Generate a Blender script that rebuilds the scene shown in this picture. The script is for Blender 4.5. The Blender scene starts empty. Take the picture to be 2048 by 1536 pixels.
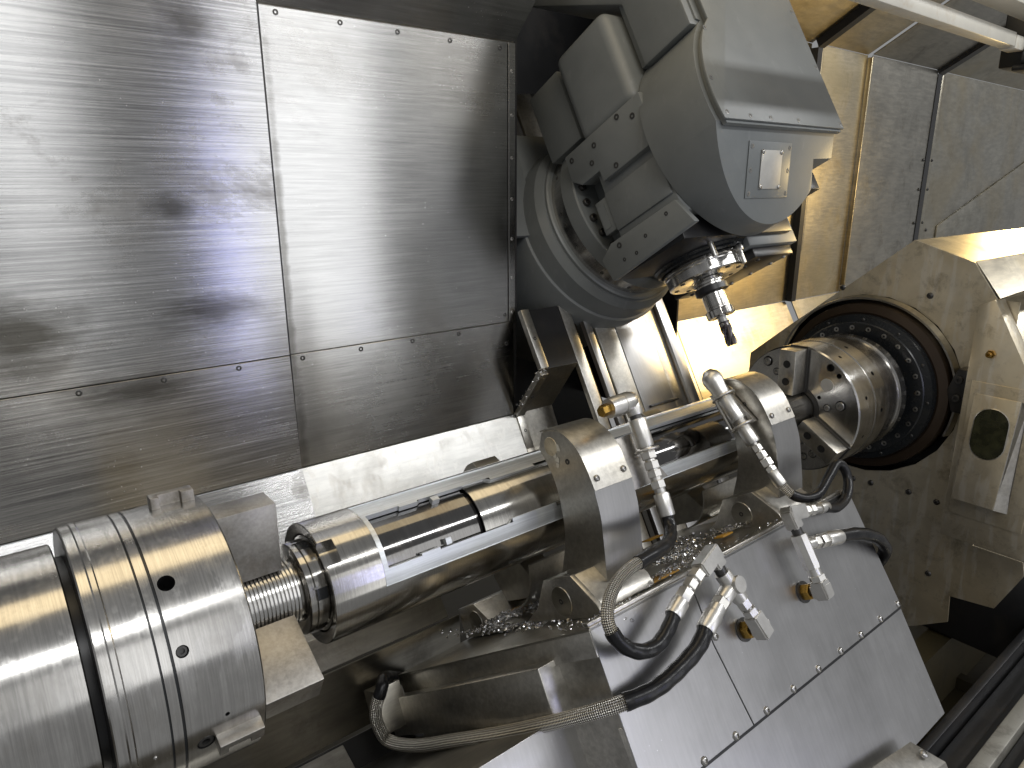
import bpy, bmesh, math, random
from mathutils import Vector as V, Matrix
random.seed(7)
R = math.radians
sc = bpy.context.scene
COL = sc.collection

# ------------------------------------------------------------------ camera
# X runs along the lathe axis, Y into the machine, Z up; the spindle axis is Y=0, Z=0
cam_d = bpy.data.cameras.new("camera"); cam = bpy.data.objects.new("camera", cam_d); COL.objects.link(cam)
cam_d.sensor_width = 36.0; cam_d.lens = 1420 / 2048 * 36.0; cam_d.clip_end = 100; cam_d.clip_start = 0.01
cam.location = (0, -1.1, 0.687)
_f = V((math.cos(R(51)) * math.cos(R(15.8)), math.sin(R(51)) * math.cos(R(15.8)), -math.sin(R(15.8))))
cam.rotation_euler = _f.to_track_quat('-Z', 'Y').to_euler()
sc.camera = cam

# ------------------------------------------------------------------ light
w = bpy.data.worlds.new("World"); sc.world = w; w.use_nodes = True
bg = w.node_tree.nodes["Background"]; bg.inputs[0].default_value = (0.98, 0.99, 1.0, 1); bg.inputs[1].default_value = 0.22
def lamp(name, loc, target, sx, sy, power, col):
    l = bpy.data.lights.new(name, 'AREA'); l.shape = 'RECTANGLE'; l.size = sx; l.size_y = sy; l.energy = power; l.color = col
    o = bpy.data.objects.new(name, l); COL.objects.link(o); o.location = loc
    o.rotation_euler = (V(target) - V(loc)).to_track_quat('-Z', 'Y').to_euler(); return o
WARM = (1.0, 0.79, 0.46); COOL = (0.985, 0.99, 0.99)
lamp("machine_strip_light", (0.75, 0.10, 1.62), (0.75, -0.05, 0), 2.5, 0.7, 7.5, WARM)            # warm strip lights under the machine roof
lamp("machine_lamp", (4.18, -0.02, 0.73), (2.7, 0.78, 0.10), 0.28, 0.28, 10, (1.0, 0.72, 0.30))  # warm working lamp at the tailstock end
lamp("hall_light_row", (-0.15, -3.3, 3.6), (0.6, 0, 0.1), 2.3, 0.30, 36, COOL)                  # hall ceiling tubes, two runs
lamp("hall_light_row", (6.6, -3.3, 3.6), (6.6, 0, 0.1), 8.8, 0.30, 150, COOL)
lamp("hall_window", (2.85, -4.2, 0.3), (0.9, 0.6, 0.1), 1.3, 4.2, 24, COOL)
lamp("hall_window_side", (0.62, -4.2, 1.45), (0.4, 0.6, 0.7), 0.75, 2.5, 8.5, COOL)
lamp("machine_status_light", (2.35, -2.2, -0.45), (1.1, -0.5, -0.5), 0.20, 0.14, 0.12, (0.42, 0.45, 1.0))
lamp("panel_light", (1.50, -2.35, 0.35), (0.9, 0, 0.2), 0.09, 1.1, 1.5, (0.42, 0.45, 1.0))          # bluish control panel light
sc.view_settings.view_transform = 'Standard'; sc.view_settings.look = 'None'; sc.view_settings.exposure = 0.30; sc.view_settings.gamma = 1.0
sc.view_settings.use_curve_mapping = False
sc.render.engine = 'CYCLES'
sc.cycles.use_denoising = True
sc.cycles.max_bounces = 10; sc.cycles.glossy_bounces = 7; sc.cycles.diffuse_bounces = 3
sc.cycles.sample_clamp_indirect = 6.0

# ------------------------------------------------------------------ materials
def nt(name):
    m = bpy.data.materials.new(name); m.use_nodes = True
    return m, m.node_tree, m.node_tree.nodes["Principled BSDF"]
def ramp(t, fac, stops):
    r = t.nodes.new('ShaderNodeValToRGB'); e = r.color_ramp.elements
    e[0].position, e[0].color = stops[0][0], (*stops[0][1], 1) if isinstance(stops[0][1], tuple) else (stops[0][1],) * 3 + (1,)
    e[1].position, e[1].color = stops[-1][0], (*stops[-1][1], 1) if isinstance(stops[-1][1], tuple) else (stops[-1][1],) * 3 + (1,)
    for p, c in stops[1:-1]:
        x = e.new(p); x.color = (*c, 1) if isinstance(c, tuple) else (c, c, c, 1)
    t.links.new(fac, r.inputs[0]); return r.outputs[0]
def noise(t, scale, stretch=(1, 1, 1), detail=3, rough=0.6, coord='Object', dist=0.0):
    tc = t.nodes.new('ShaderNodeTexCoord'); mp = t.nodes.new('ShaderNodeMapping'); mp.inputs['Scale'].default_value = stretch
    n = t.nodes.new('ShaderNodeTexNoise'); n.inputs['Scale'].default_value = scale; n.inputs['Detail'].default_value = detail
    n.inputs['Roughness'].default_value = rough; n.inputs['Distortion'].default_value = dist
    t.links.new(tc.outputs[coord], mp.inputs[0]); t.links.new(mp.outputs[0], n.inputs[0]); return n.outputs[0]
def mix(t, fac, a, b, mode='MIX'):
    m = t.nodes.new('ShaderNodeMix'); m.data_type = 'RGBA'; m.blend_type = mode
    for k, v in ((0, fac), (6, a), (7, b)):
        if hasattr(v, 'links'): t.links.new(v, m.inputs[k])
        elif k == 0: m.inputs[0].default_value = v
        else: m.inputs[k].default_value = (*v, 1)
    return m.outputs[2]
def math_(t, op, a, b):
    m = t.nodes.new('ShaderNodeMath'); m.operation = op
    for k, v in ((0, a), (1, b)):
        if hasattr(v, 'links'): t.links.new(v, m.inputs[k])
        else: m.inputs[k].default_value = v
    return m.outputs[0]
def metal(name, base, rough, aniso=0.0, grain=None, gscale=60, gbump=0.0, grough=0.10, dirt=0.0, dirtcol=(0.10, 0.085, 0.06), dscale=7,
          dstretch=(1, 1, 1), film=0.0, filmcol=(0.55, 0.45, 0.25), streak=0.0, specks=0.0, metallic=1.0, coord='Object', gmix=0.22, dlo=0.52):
    m, t, b = nt(name)
    col = None; ro = None
    b.inputs['Metallic'].default_value = metallic
    big = noise(t, dscale, dstretch, 5, 0.65, coord)
    rsig = math_(t, 'MULTIPLY', math_(t, 'SUBTRACT', big, 0.5), 0.35 * rough)
    col = mix(t, ramp(t, big, [(0.35, 0.0), (0.68, 1.0)]), tuple(c * 0.86 for c in base), base)
    if grain:
        g = noise(t, gscale, grain, 4, 0.7, coord)
        col = mix(t, ramp(t, g, [(0.38, 0.0), (0.62, 1.0)]), mix(t, gmix, col, (0.06, 0.06, 0.06)), col)
        rsig = math_(t, 'ADD', rsig, math_(t, 'MULTIPLY', math_(t, 'SUBTRACT', g, 0.5), grough * 2))
        if gbump:
            bp = t.nodes.new('ShaderNodeBump'); bp.inputs['Strength'].default_value = gbump; bp.inputs['Distance'].default_value = 0.0006
            t.links.new(g, bp.inputs['Height']); t.links.new(bp.outputs[0], b.inputs['Normal'])
    rg = math_(t, 'ADD', rsig, rough)
    if film:
        f = ramp(t, noise(t, 2.2, (1, 1, 1), 4, 0.6, coord, 0.6), [(0.42, 0.0), (0.66, film)])
        col = mix(t, f, col, filmcol)
    if streak:      # dried coolant runs, stretched along Z
        s = ramp(t, noise(t, 34, (1, 1, 0.13), 4, 0.62, coord, 0.3), [(0.53, 0.0), (0.60, streak)])
        col = mix(t, s, col, (0.80, 0.79, 0.76)); rg = math_(t, 'ADD', rg, math_(t, 'MULTIPLY', s, 0.22))
    if dirt:
        d = ramp(t, noise(t, dscale * 0.9, dstretch, 7, 0.72, coord, 0.3), [(dlo, 0.0), (dlo + 0.2, dirt)])
        col = mix(t, d, col, dirtcol); rg = math_(t, 'ADD', rg, math_(t, 'MULTIPLY', d, 0.22))
    if specks:      # drops and fine chips
        tc = t.nodes.new('ShaderNodeTexCoord'); vo = t.nodes.new('ShaderNodeTexVoronoi'); vo.inputs['Scale'].default_value = 75
        t.links.new(tc.outputs[coord], vo.inputs[0])
        k = math_(t, 'MULTIPLY', ramp(t, vo.outputs['Distance'], [(0.06, 1.0), (0.12, 0.0)]), ramp(t, noise(t, 6, (1, 1, 1), 3, 0.6, coord), [(0.55, 0.0), (0.66, specks)]))
        col = mix(t, k, col, (0.9, 0.9, 0.92)); rg = math_(t, 'ADD', rg, math_(t, 'MULTIPLY', k, 0.3))
    t.links.new(col, b.inputs['Base Color'])
    cl = t.nodes.new('ShaderNodeClamp'); cl.inputs['Min'].default_value = 0.05; t.links.new(rg, cl.inputs[0]); t.links.new(cl.outputs[0], b.inputs['Roughness'])
    if aniso:
        b.inputs['Anisotropic'].default_value = aniso
        tg = t.nodes.new('ShaderNodeTangent'); tg.direction_type = 'UV_MAP'; tg.uv_map = 'UVMap'; t.links.new(tg.outputs[0], b.inputs['Tangent'])
    return m
STEEL = (0.60, 0.585, 0.56)
M = {}
M['wall'] = metal('brushed_stainless_wall', (0.60, 0.60, 0.60), 0.24, 0.92, (0.5, 1, 22), 9, 0.05, 0.05, dirt=0.25, dscale=3.0, dstretch=(0.6, 1, 1), specks=0.5)
M['wall_worn'] = metal('scraped_stainless_wall', (0.62, 0.62, 0.62), 0.23, 0.92, (0.35, 1, 30), 8, 0.28, 0.12, dirt=0.85, dirtcol=(0.13, 0.12, 0.11), dscale=2.9, dstretch=(0.8, 1, 1.5), specks=0.8, gmix=0.42, dlo=0.55)
def stains(m, spots):
    t = m.node_tree; b = t.nodes["Principled BSDF"]; old = b.inputs['Base Color'].links[0].from_socket; tot = None
    tc = t.nodes.new('ShaderNodeTexCoord'); nz = noise(t, 9, (0.5, 1, 1.6), 6, 0.7)
    for x, z, rx, rz, k in spots:
        mp = t.nodes.new('ShaderNodeMapping'); mp.inputs['Location'].default_value = (-x / rx, 0, -z / rz); mp.inputs['Scale'].default_value = (1 / rx, 0, 1 / rz)
        ln = t.nodes.new('ShaderNodeVectorMath'); ln.operation = 'LENGTH'; t.links.new(tc.outputs['Object'], mp.inputs[0]); t.links.new(mp.outputs[0], ln.inputs[0])
        d = math_(t, 'ADD', ln.outputs['Value'], math_(t, 'MULTIPLY', math_(t, 'SUBTRACT', nz, 0.5), 2.2))
        f = ramp(t, d, [(0.25, k), (1.0, 0.0)]); tot = f if tot is None else math_(t, 'MAXIMUM', tot, f)
    t.links.new(mix(t, tot, old, (0.085, 0.08, 0.065)), b.inputs['Base Color'])
stains(M['wall_worn'], [(0.12, 0.39, 0.15, 0.075, .85), (0.50, 0.40, 0.17, 0.06, .75), (0.30, 0.235, 0.16, 0.05, .7), (0.51, 1.015, 0.08, 0.06, .7), (0.44, 0.63, 0.06, 0.04, .7), (0.10, 0.33, 0.09, 0.06, .6)])
stains(M['wall'], [(0.684, 0.5, 0.014, 0.6, .6), (0.69, 0.05, 0.02, 0.2, .5)])
M['chute'] = metal('stained_chute_steel', (0.66, 0.655, 0.63), 0.33, 0.3, (1, 1, 10), 10, 0.05, 0.06, dirt=0.25, streak=0.45, specks=0.4)
M['amber'] = metal('lamp_tinted_stainless', (0.60, 0.54, 0.42), 0.35, 0.5, (1, 1, 8), 14, 0.08, 0.06, dirt=0.55, dirtcol=(0.16, 0.12, 0.06), dscale=4, film=0.5, filmcol=(0.55, 0.44, 0.22))  # oil film, with the warm lamp's yellow put into base and film colour
M['amber_plain'] = metal('oil_filmed_cover', (0.50, 0.48, 0.42), 0.34, 0.0, (1, 1, 4), 12, 0.0, 0.05, dirt=0.4, dscale=4, film=0.4, filmcol=(0.45, 0.36, 0.2))
M['tail'] = metal('spotted_tailstock_sheet', (0.78, 0.70, 0.54), 0.36, 0.0, None, dirt=0.7, dirtcol=(0.20, 0.16, 0.10), dscale=16, film=0.5, filmcol=(0.62, 0.48, 0.25), streak=0.3, specks=0.3, metallic=0.8)  # gold reflected from the lit wall is partly put into these colours
M['panel'] = metal('brushed_cover_sheet', (0.54, 0.535, 0.53), 0.31, 0.5, (20, 1, 1), 9, 0.03, 0.03, dirt=0.12, dscale=5, specks=0.9, gmix=0.08)
M['sheet'] = metal('bent_stainless_sheet', (0.64, 0.62, 0.575), 0.33, 0.0, (3, 3, 3), 30, 0.03, 0.05, dirt=0.35, dscale=9, film=0.25, specks=0.5)
M['dark_sheet'] = metal('oily_bed_cover', (0.46, 0.44, 0.39), 0.34, 0.0, (1, 6, 6), 10, 0.04, 0.06, dirt=0.5, dirtcol=(0.06, 0.055, 0.045), dscale=6)
M['turned'] = metal('turned_chuck_steel', (0.62, 0.605, 0.58), 0.20, 0.55, (40, 1, 1), 9, 0.02, 0.03, dirt=0.22, dirtcol=(0.30, 0.27, 0.20), dscale=14, streak=0.20)
M['ground'] = metal('ground_shaft_steel', (0.50, 0.485, 0.455), 0.15, 0.5, (50, 1, 1), 9, 0.01, 0.03, dirt=0.35, dirtcol=(0.16, 0.12, 0.07), dscale=9)
M['bore'] = metal('polished_inner_shaft', (0.20, 0.195, 0.19), 0.08, 0.0, (40, 1, 1), 9, 0.0, 0.02, dirt=0.5, dirtcol=(0.10, 0.075, 0.05), dscale=8)
M['milled'] = metal('fresh_milled_land', (0.80, 0.83, 0.85), 0.40, 0.0, (0.6, 26, 26), 8, 0.30, 0.05, metallic=0.75)
M['thread'] = metal('threaded_steel', (0.68, 0.67, 0.65), 0.22, 0.0, dirt=0.25)
M['jaw'] = metal('sawn_jaw_steel', (0.44, 0.42, 0.39), 0.42, 0.0, (3, 3, 3), 45, 0.08, 0.08, dirt=0.6, dirtcol=(0.20, 0.17, 0.13), dscale=22)
M['hole'] = metal('black_hole', (0.012, 0.012, 0.012), 0.5, metallic=0.0)
M['bolt'] = metal('zinc_bolt', (0.46, 0.45, 0.43), 0.30)
M['dkbolt'] = metal('black_oxide_bolt', (0.085, 0.083, 0.08), 0.35, metallic=0.7)
M['chrome'] = metal('plated_fitting', (0.74, 0.725, 0.69), 0.36, 0.0, None, dirt=0.3, dirtcol=(0.25, 0.22, 0.17), dscale=30)
M['brass'] = metal('brass_fitting', (0.55, 0.34, 0.08), 0.28, dirt=0.5, dirtcol=(0.12, 0.07, 0.02), dscale=40)
M['yellow'] = metal('yellow_wiper_strip', (0.50, 0.27, 0.03), 0.5, metallic=0.0, dirt=0.5, dscale=25)
M['blackring'] = metal('black_oiled_flange', (0.014, 0.016, 0.018), 0.26, metallic=0.0, grain=None, dirt=0.35, dirtcol=(0.03, 0.025, 0.015), dscale=18)
M['rust'] = metal('brown_stained_ring', (0.045, 0.030, 0.019), 0.38, metallic=0.4, dirt=0.6, dirtcol=(0.05, 0.03, 0.02), dscale=9)
M['black'] = metal('black_painted_steel', (0.015, 0.015, 0.016), 0.33, metallic=0.0, dirt=0.4, dirtcol=(0.05, 0.04, 0.03))
M['pit'] = metal('dark_sump', (0.045, 0.035, 0.015), 0.5, metallic=0.0, dirt=0.7, dirtcol=(0.01, 0.01, 0.008), dscale=3)
M['white'] = metal('aged_white_paint', (0.72, 0.69, 0.60), 0.38, metallic=0.0, dirt=0.6, dirtcol=(0.40, 0.24, 0.07), dscale=5, dstretch=(1, 1, 1))
M['worn'] = metal('worn_grey_ledge', (0.34, 0.33, 0.29), 0.45, metallic=0.3, dirt=0.8, dirtcol=(0.07, 0.06, 0.045), dscale=9)
M['carbide'] = metal('coated_carbide', (0.13, 0.12, 0.13), 0.28, metallic=0.9)
M['plate'] = metal('engraved_name_plate', (0.50, 0.49, 0.46), 0.55, metallic=0.4, dirt=0.35, dirtcol=(0.4, 0.38, 0.33), dscale=22)
M['swarf'] = metal('steel_swarf', (0.62, 0.62, 0.63), 0.18)
def paint():
    m, t, b = nt('grey_machine_paint')
    n1 = noise(t, 5, (1, 1, 1), 5, 0.65, 'Object', 0.4); n2 = noise(t, 34, (1, 1, 0.3), 4, 0.6)
    c = mix(t, ramp(t, n1, [(0.35, 0.0), (0.7, 1.0)]), (0.152, 0.163, 0.164), (0.182, 0.193, 0.192))
    c = mix(t, ramp(t, n2, [(0.62, 0.0), (0.75, 0.22)]), c, (0.34, 0.345, 0.34))
    d = ramp(t, noise(t, 11, (1, 1, 1), 7, 0.75), [(0.60, 0.0), (0.76, 0.45)])
    c = mix(t, d, c, (0.10, 0.098, 0.085)); t.links.new(c, b.inputs['Base Color'])
    t.links.new(math_(t, 'ADD', 0.30, math_(t, 'MULTIPLY', n1, 0.22)), b.inputs['Roughness'])
    bp = t.nodes.new('ShaderNodeBump'); bp.inputs['Strength'].default_value = 0.06; bp.inputs['Distance'].default_value = 0.002
    t.links.new(noise(t, 160, (1, 1, 1), 3), bp.inputs['Height']); t.links.new(bp.outputs[0], b.inputs['Normal'])
    return m
M['paint'] = paint()
def rubber():
    m, t, b = nt('wet_black_rubber'); b.inputs['Base Color'].default_value = (0.008, 0.008, 0.009, 1); b.inputs['Specular IOR Level'].default_value = 0.35
    n = noise(t, 60, (1, 1, 1), 4); t.links.new(math_(t, 'ADD', 0.20, math_(t, 'MULTIPLY', n, 0.2)), b.inputs['Roughness'])
    bp = t.nodes.new('ShaderNodeBump'); bp.inputs['Strength'].default_value = 0.3; bp.inputs['Distance'].default_value = 0.002
    t.links.new(n, bp.inputs['Height']); t.links.new(bp.outputs[0], b.inputs['Normal']); return m
M['rubber'] = rubber()
def braid():
    m, t, b = nt('braided_steel_sleeve'); b.inputs['Metallic'].default_value = 1.0; b.inputs['Roughness'].default_value = 0.3
    tc = t.nodes.new('ShaderNodeTexCoord'); sep = t.nodes.new('ShaderNodeSeparateXYZ'); t.links.new(tc.outputs['UV'], sep.inputs[0])
    def wv(sign):   # diagonal strands in (length, angle)
        a = math_(t, 'ADD', math_(t, 'MULTIPLY', sep.outputs[0], 900.0), math_(t, 'MULTIPLY', sep.outputs[1], sign * 2 * math.pi * 9))
        return math_(t, 'SINE', a, 0.0)
    h = math_(t, 'MULTIPLY', wv(1), wv(-1))
    f = ramp(t, math_(t, 'ADD', math_(t, 'MULTIPLY', h, 0.5), 0.5), [(0.25, 0.0), (0.6, 1.0)])
    t.links.new(mix(t, f, (0.13, 0.12, 0.10), (0.66, 0.63, 0.57)), b.inputs['Base Color'])
    bp = t.nodes.new('ShaderNodeBump'); bp.inputs['Strength'].default_value = 0.8; bp.inputs['Distance'].default_value = 0.002
    t.links.new(h, bp.inputs['Height']); t.links.new(bp.outputs[0], b.inputs['Normal']); return m
M['braid'] = braid()
def glass():
    m, t, b = nt('dirty_window_glass'); b.inputs['Base Color'].default_value = (0.05, 0.055, 0.025, 1); b.inputs['Roughness'].default_value = 0.12
    c = mix(t, ramp(t, noise(t, 30, (1, 1, 1), 4), [(0.4, 0.0), (0.7, 1.0)]), (0.020, 0.021, 0.011), (0.045, 0.045, 0.022)); t.links.new(c, b.inputs['Base Color'])
    b.inputs['Coat Weight'].default_value = 0.6; b.inputs['Coat Roughness'].default_value = 0.05; return m
M['glass'] = glass()

# ------------------------------------------------------------------ helpers
C30, S30 = math.cos(R(30)), 0.5
def P(x, u, n):                 # slant-bed frame: u up along the 60 degree bed, n out of it towards the door
    return V((x, S30 * u - C30 * n, C30 * u + S30 * n))
def W3(x, y, z): return V((x, y, z))
UV_, NV_, XV = V((0, S30, C30)), V((0, -C30, S30)), V((1, 0, 0))
LOC = {}
def meta(o, label=None, cat=None, group=None, kind=None):
    if label: o['label'] = label
    if cat: o['category'] = cat
    if group: o['group'] = group
    if kind: o['kind'] = kind
    return o
def thing(name, label, cat, loc=(0, 0, 0), group=None):
    o = bpy.data.objects.new(name, None); COL.objects.link(o); o.location = loc; o.empty_display_size = 0.1; LOC[o] = V(loc)
    return meta(o, label, cat, group)
def setting(name, loc=(0, 0, 0), label=None):
    o = bpy.data.objects.new(name, None); COL.objects.link(o); o.location = loc; LOC[o] = V(loc)
    return meta(o, label, kind='structure')
def bm_(): return bmesh.new()
def part(name, bm, mat, parent=None, bevel=0.0, sharp=32, label=None, kind=None, uvdir=None, seg=2):
    bm.normal_update()
    bmesh.ops.recalc_face_normals(bm, faces=bm.faces)
    if bevel:
        es = [e for e in bm.edges if len(e.link_faces) == 2 and e.calc_face_angle(0) > R(25)]
        bmesh.ops.bevel(bm, geom=es, offset=bevel, segments=seg, affect='EDGES', profile=0.5, clamp_overlap=True)
        bm.normal_update()
    off = LOC.get(parent, V((0, 0, 0))) if parent else V((0, 0, 0))
    uv = bm.loops.layers.uv.get('UVMap')
    if uv is None:
        uv = bm.loops.layers.uv.new('UVMap'); a, b2 = uvdir or (V((0, 0, 1)), V((1, 0.01, 0)))
        for f in bm.faces:
            for l in f.loops: l[uv].uv = (l.vert.co.dot(a), l.vert.co.dot(b2))
    for f in bm.faces: f.smooth = True
    for e in bm.edges:
        if len(e.link_faces) != 2 or e.calc_face_angle(0) > R(sharp): e.smooth = False
    if off.length: bmesh.ops.translate(bm, verts=bm.verts, vec=-off)
    me = bpy.data.meshes.new(name); bm.to_mesh(me); bm.free()
    me.materials.append(M[mat]); o = bpy.data.objects.new(name, me); COL.objects.link(o)
    if parent: o.parent = parent; LOC[o] = off
    else: LOC[o] = V((0, 0, 0))
    if label: o['label'] = label
    if kind: o['kind'] = kind
    return o
def prism(bm, pts, d):
    a = [bm.verts.new(p) for p in pts]; b = [bm.verts.new(p + d) for p in pts]; n = len(pts)
    bm.faces.new(a); bm.faces.new(b[::-1])
    for i in range(n): bm.faces.new((a[i], b[i], b[(i + 1) % n], a[(i + 1) % n]))
    return bm
def box(bm, f, a0, a1, b0, b1, c0, c1):
    return prism(bm, [f(a0, b0, c0), f(a1, b0, c0), f(a1, b1, c0), f(a0, b1, c0)], f(a0, b0, c1) - f(a0, b0, c0))
def lathe(bm, prof, org, ax, seg=96, closed=False, a0=0.0, a1=360.0, rfn=None):
    ax = V(ax).normalized(); e1 = ax.orthogonal().normalized()
    if abs(ax.x) > 0.99: e1 = V((0, -1, 0)) if ax.x > 0 else V((0, -1, 0))
    e2 = V((0, 0, 1)) if abs(ax.x) > 0.99 else ax.cross(e1)
    uv = bm.loops.layers.uv.get('UVMap') or bm.loops.layers.uv.new('UVMap')
    full = abs(a1 - a0) >= 359.9; ns = seg if full else seg + 1
    rings = []; s = 0; S = []
    for i, (a, r) in enumerate(prof):
        if i: s += math.hypot(a - prof[i - 1][0], r - prof[i - 1][1])
        S.append(s)
        if r < 1e-6: rings.append([bm.verts.new(V(org) + ax * a)])
        else:
            rings.append([bm.verts.new(V(org) + ax * a + (e1 * math.cos(t) + e2 * math.sin(t)) * (r if rfn is None else rfn(a, r, t))) for t in [R(a0 + (a1 - a0) * k / seg) for k in range(ns)]])
    for i in range(len(prof) - 1):
        A, B = rings[i], rings[i + 1]
        for k in range(seg):
            k2 = (k + 1) % seg if full else k + 1
            if len(A) == 1 and len(B) == 1: continue
            if len(A) == 1: vs = [(A[0], S[i], k + .5), (B[k], S[i + 1], k), (B[k2], S[i + 1], k + 1)]
            elif len(B) == 1: vs = [(A[k], S[i], k), (B[0], S[i + 1], k + .5), (A[k2], S[i], k + 1)]
            else: vs = [(A[k], S[i], k), (B[k], S[i + 1], k), (B[k2], S[i + 1], k + 1), (A[k2], S[i], k + 1)]
            f = bm.faces.new([q[0] for q in vs])
            for l, q in zip(f.loops, vs): l[uv].uv = (q[1], q[2] / seg)
    return bm
def spline(pts, sub=10):
    out = []; n = len(pts)
    for i in range(n - 1):
        p0, p1, p2, p3 = pts[max(i - 1, 0)], pts[i], pts[i + 1], pts[min(i + 2, n - 1)]
        for k in range(sub):
            t = k / sub
            out.append(0.5 * ((2 * p1) + (p2 - p0) * t + (2 * p0 - 5 * p1 + 4 * p2 - p3) * t * t + (3 * p1 - p0 - 3 * p2 + p3) * t ** 3))
    out.append(pts[-1]); return out
def tube(bm, path, r, seg=14, cap=True):
    uv = bm.loops.layers.uv.get('UVMap') or bm.loops.layers.uv.new('UVMap')
    rings = []; nrm = None; s = 0; S = []
    for i, p in enumerate(path):
        d = (path[min(i + 1, len(path) - 1)] - path[max(i - 1, 0)]).normalized()
        if nrm is None: nrm = d.orthogonal().normalized()
        nrm = (nrm - d * nrm.dot(d)).normalized(); b = d.cross(nrm)
        if i: s += (p - path[i - 1]).length
        S.append(s); rr = r(i / (len(path) - 1)) if callable(r) else r
        rings.append([bm.verts.new(p + (nrm * math.cos(2 * math.pi * k / seg) + b * math.sin(2 * math.pi * k / seg)) * rr) for k in range(seg)])
    for i in range(len(rings) - 1):
        for k in range(seg):
            k2 = (k + 1) % seg; f = bm.faces.new((rings[i][k], rings[i + 1][k], rings[i + 1][k2], rings[i][k2]))
            for l, q in zip(f.loops, ((S[i], k), (S[i + 1], k), (S[i + 1], k + 1), (S[i], k + 1))): l[uv].uv = (q[0], q[1] / seg)
    if cap: bm.faces.new(rings[0][::-1]); bm.faces.new(rings[-1])
    return bm
def cut(o, cutters):            # boolean holes, baked into the mesh
    bmc = bm_()
    for org, ax, r, d in cutters: lathe(bmc, [(-0.002, 0), (-0.002, r), (d, r), (d, 0)], org, ax, 20)
    bmesh.ops.recalc_face_normals(bmc, faces=bmc.faces)
    mc = bpy.data.meshes.new('cutter'); bmc.to_mesh(mc); bmc.free(); oc = bpy.data.objects.new('cutter', mc); COL.objects.link(oc)
    oc.location = -LOC[o] + (o.parent.location if o.parent and not o.parent.parent else V((0, 0, 0))) if False else V((0, 0, 0))
    off = LOC[o]
    for v in mc.vertices: v.co = v.co
    md = o.modifiers.new('holes', 'BOOLEAN'); md.operation = 'DIFFERENCE'; md.solver = 'EXACT'; md.object = oc
    bpy.context.view_layer.update()
    dg = bpy.context.evaluated_depsgraph_get(); me = bpy.data.meshes.new_from_object(o.evaluated_get(dg))
    o.modifiers.clear(); old = o.data; o.data = me
    bpy.data.objects.remove(oc)
    return o
SCREW = {}
def screw_mesh(kind, mat):
    if (kind, mat) in SCREW: return SCREW[(kind, mat)]
    bm = bm_()
    if kind == 'cap': prof = [(-0.3, 1), (0.75, 1), (0.85, 0.9), (0.85, 0.52), (0.25, 0.50), (0.25, 0)]
    elif kind == 'csk': prof = [(-0.2, 1), (0.10, 1), (0.12, 0.9), (0.12, 0.46), (-0.12, 0.44), (-0.12, 0)]
    else: prof = [(-0.2, 1), (0.12, 1), (0.42, 0.74), (0.52, 0.42), (0.25, 0.38), (0.25, 0)]
    lathe(bm, prof, (0, 0, 0), (0, 0, 1), 10)
    bmesh.ops.recalc_face_normals(bm, faces=bm.faces)
    for f in bm.faces: f.smooth = True
    for e in bm.edges:
        if len(e.link_faces) != 2 or e.calc_face_angle(0) > R(40): e.smooth = False
    me = bpy.data.meshes.new('screw'); bm.to_mesh(me); bm.free(); me.materials.append(M[mat]); SCREW[(kind, mat)] = me; return me
def screw(parent, pos, nrm, r, mat='bolt', kind='btn', name='screw'):
    o = bpy.data.objects.new(name, screw_mesh(kind, mat)); COL.objects.link(o); o.parent = parent
    rot = V(nrm).to_track_quat('Z', 'Y').to_matrix().to_4x4()
    o.matrix_local = Matrix.Translation(V(pos) - LOC[parent]) @ rot @ Matrix.Rotation(random.random() * 6, 4, 'Z') @ Matrix.Scale(r, 4)
    return o
def hexseg(bm, p0, p1, r, seg=6):
    if seg == 4:                       # square block lying flat to the panel
        d = p1 - p0; ax = d.normalized(); e1 = NV_ if abs(ax.dot(NV_)) < .7 else UV_
        e1 = (e1 - ax * e1.dot(ax)).normalized(); e2 = ax.cross(e1); h = r * .88
        b2 = bmesh.new(); prism(b2, [p0 + e1 * h + e2 * h, p0 - e1 * h + e2 * h, p0 - e1 * h - e2 * h, p0 + e1 * h - e2 * h], d)
        bmesh.ops.bevel(b2, geom=b2.edges[:], offset=.003, segments=2, affect='EDGES'); me = bpy.data.meshes.new('blk'); b2.to_mesh(me); b2.free(); bm.from_mesh(me); bpy.data.meshes.remove(me); return bm
    d = p1 - p0; lathe(bm, [(0, 0), (0, r * 0.93), (0.08 * d.length, r), (0.92 * d.length, r), (d.length, r * 0.93), (d.length, 0)], p0, d, seg); return bm
def chain(root, p0, p1, items):  # coaxial fitting pieces between two points: (name, start, end, radius, sides, material)
    d = p1 - p0
    for name, a, b, r, sides, mat in items:
        bm = bm_(); q0, q1 = p0 + d * a, p0 + d * b
        hexseg(bm, q0, q1, r, sides); part(name, bm, mat, root, sharp=30 if sides > 8 else 20)

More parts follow.
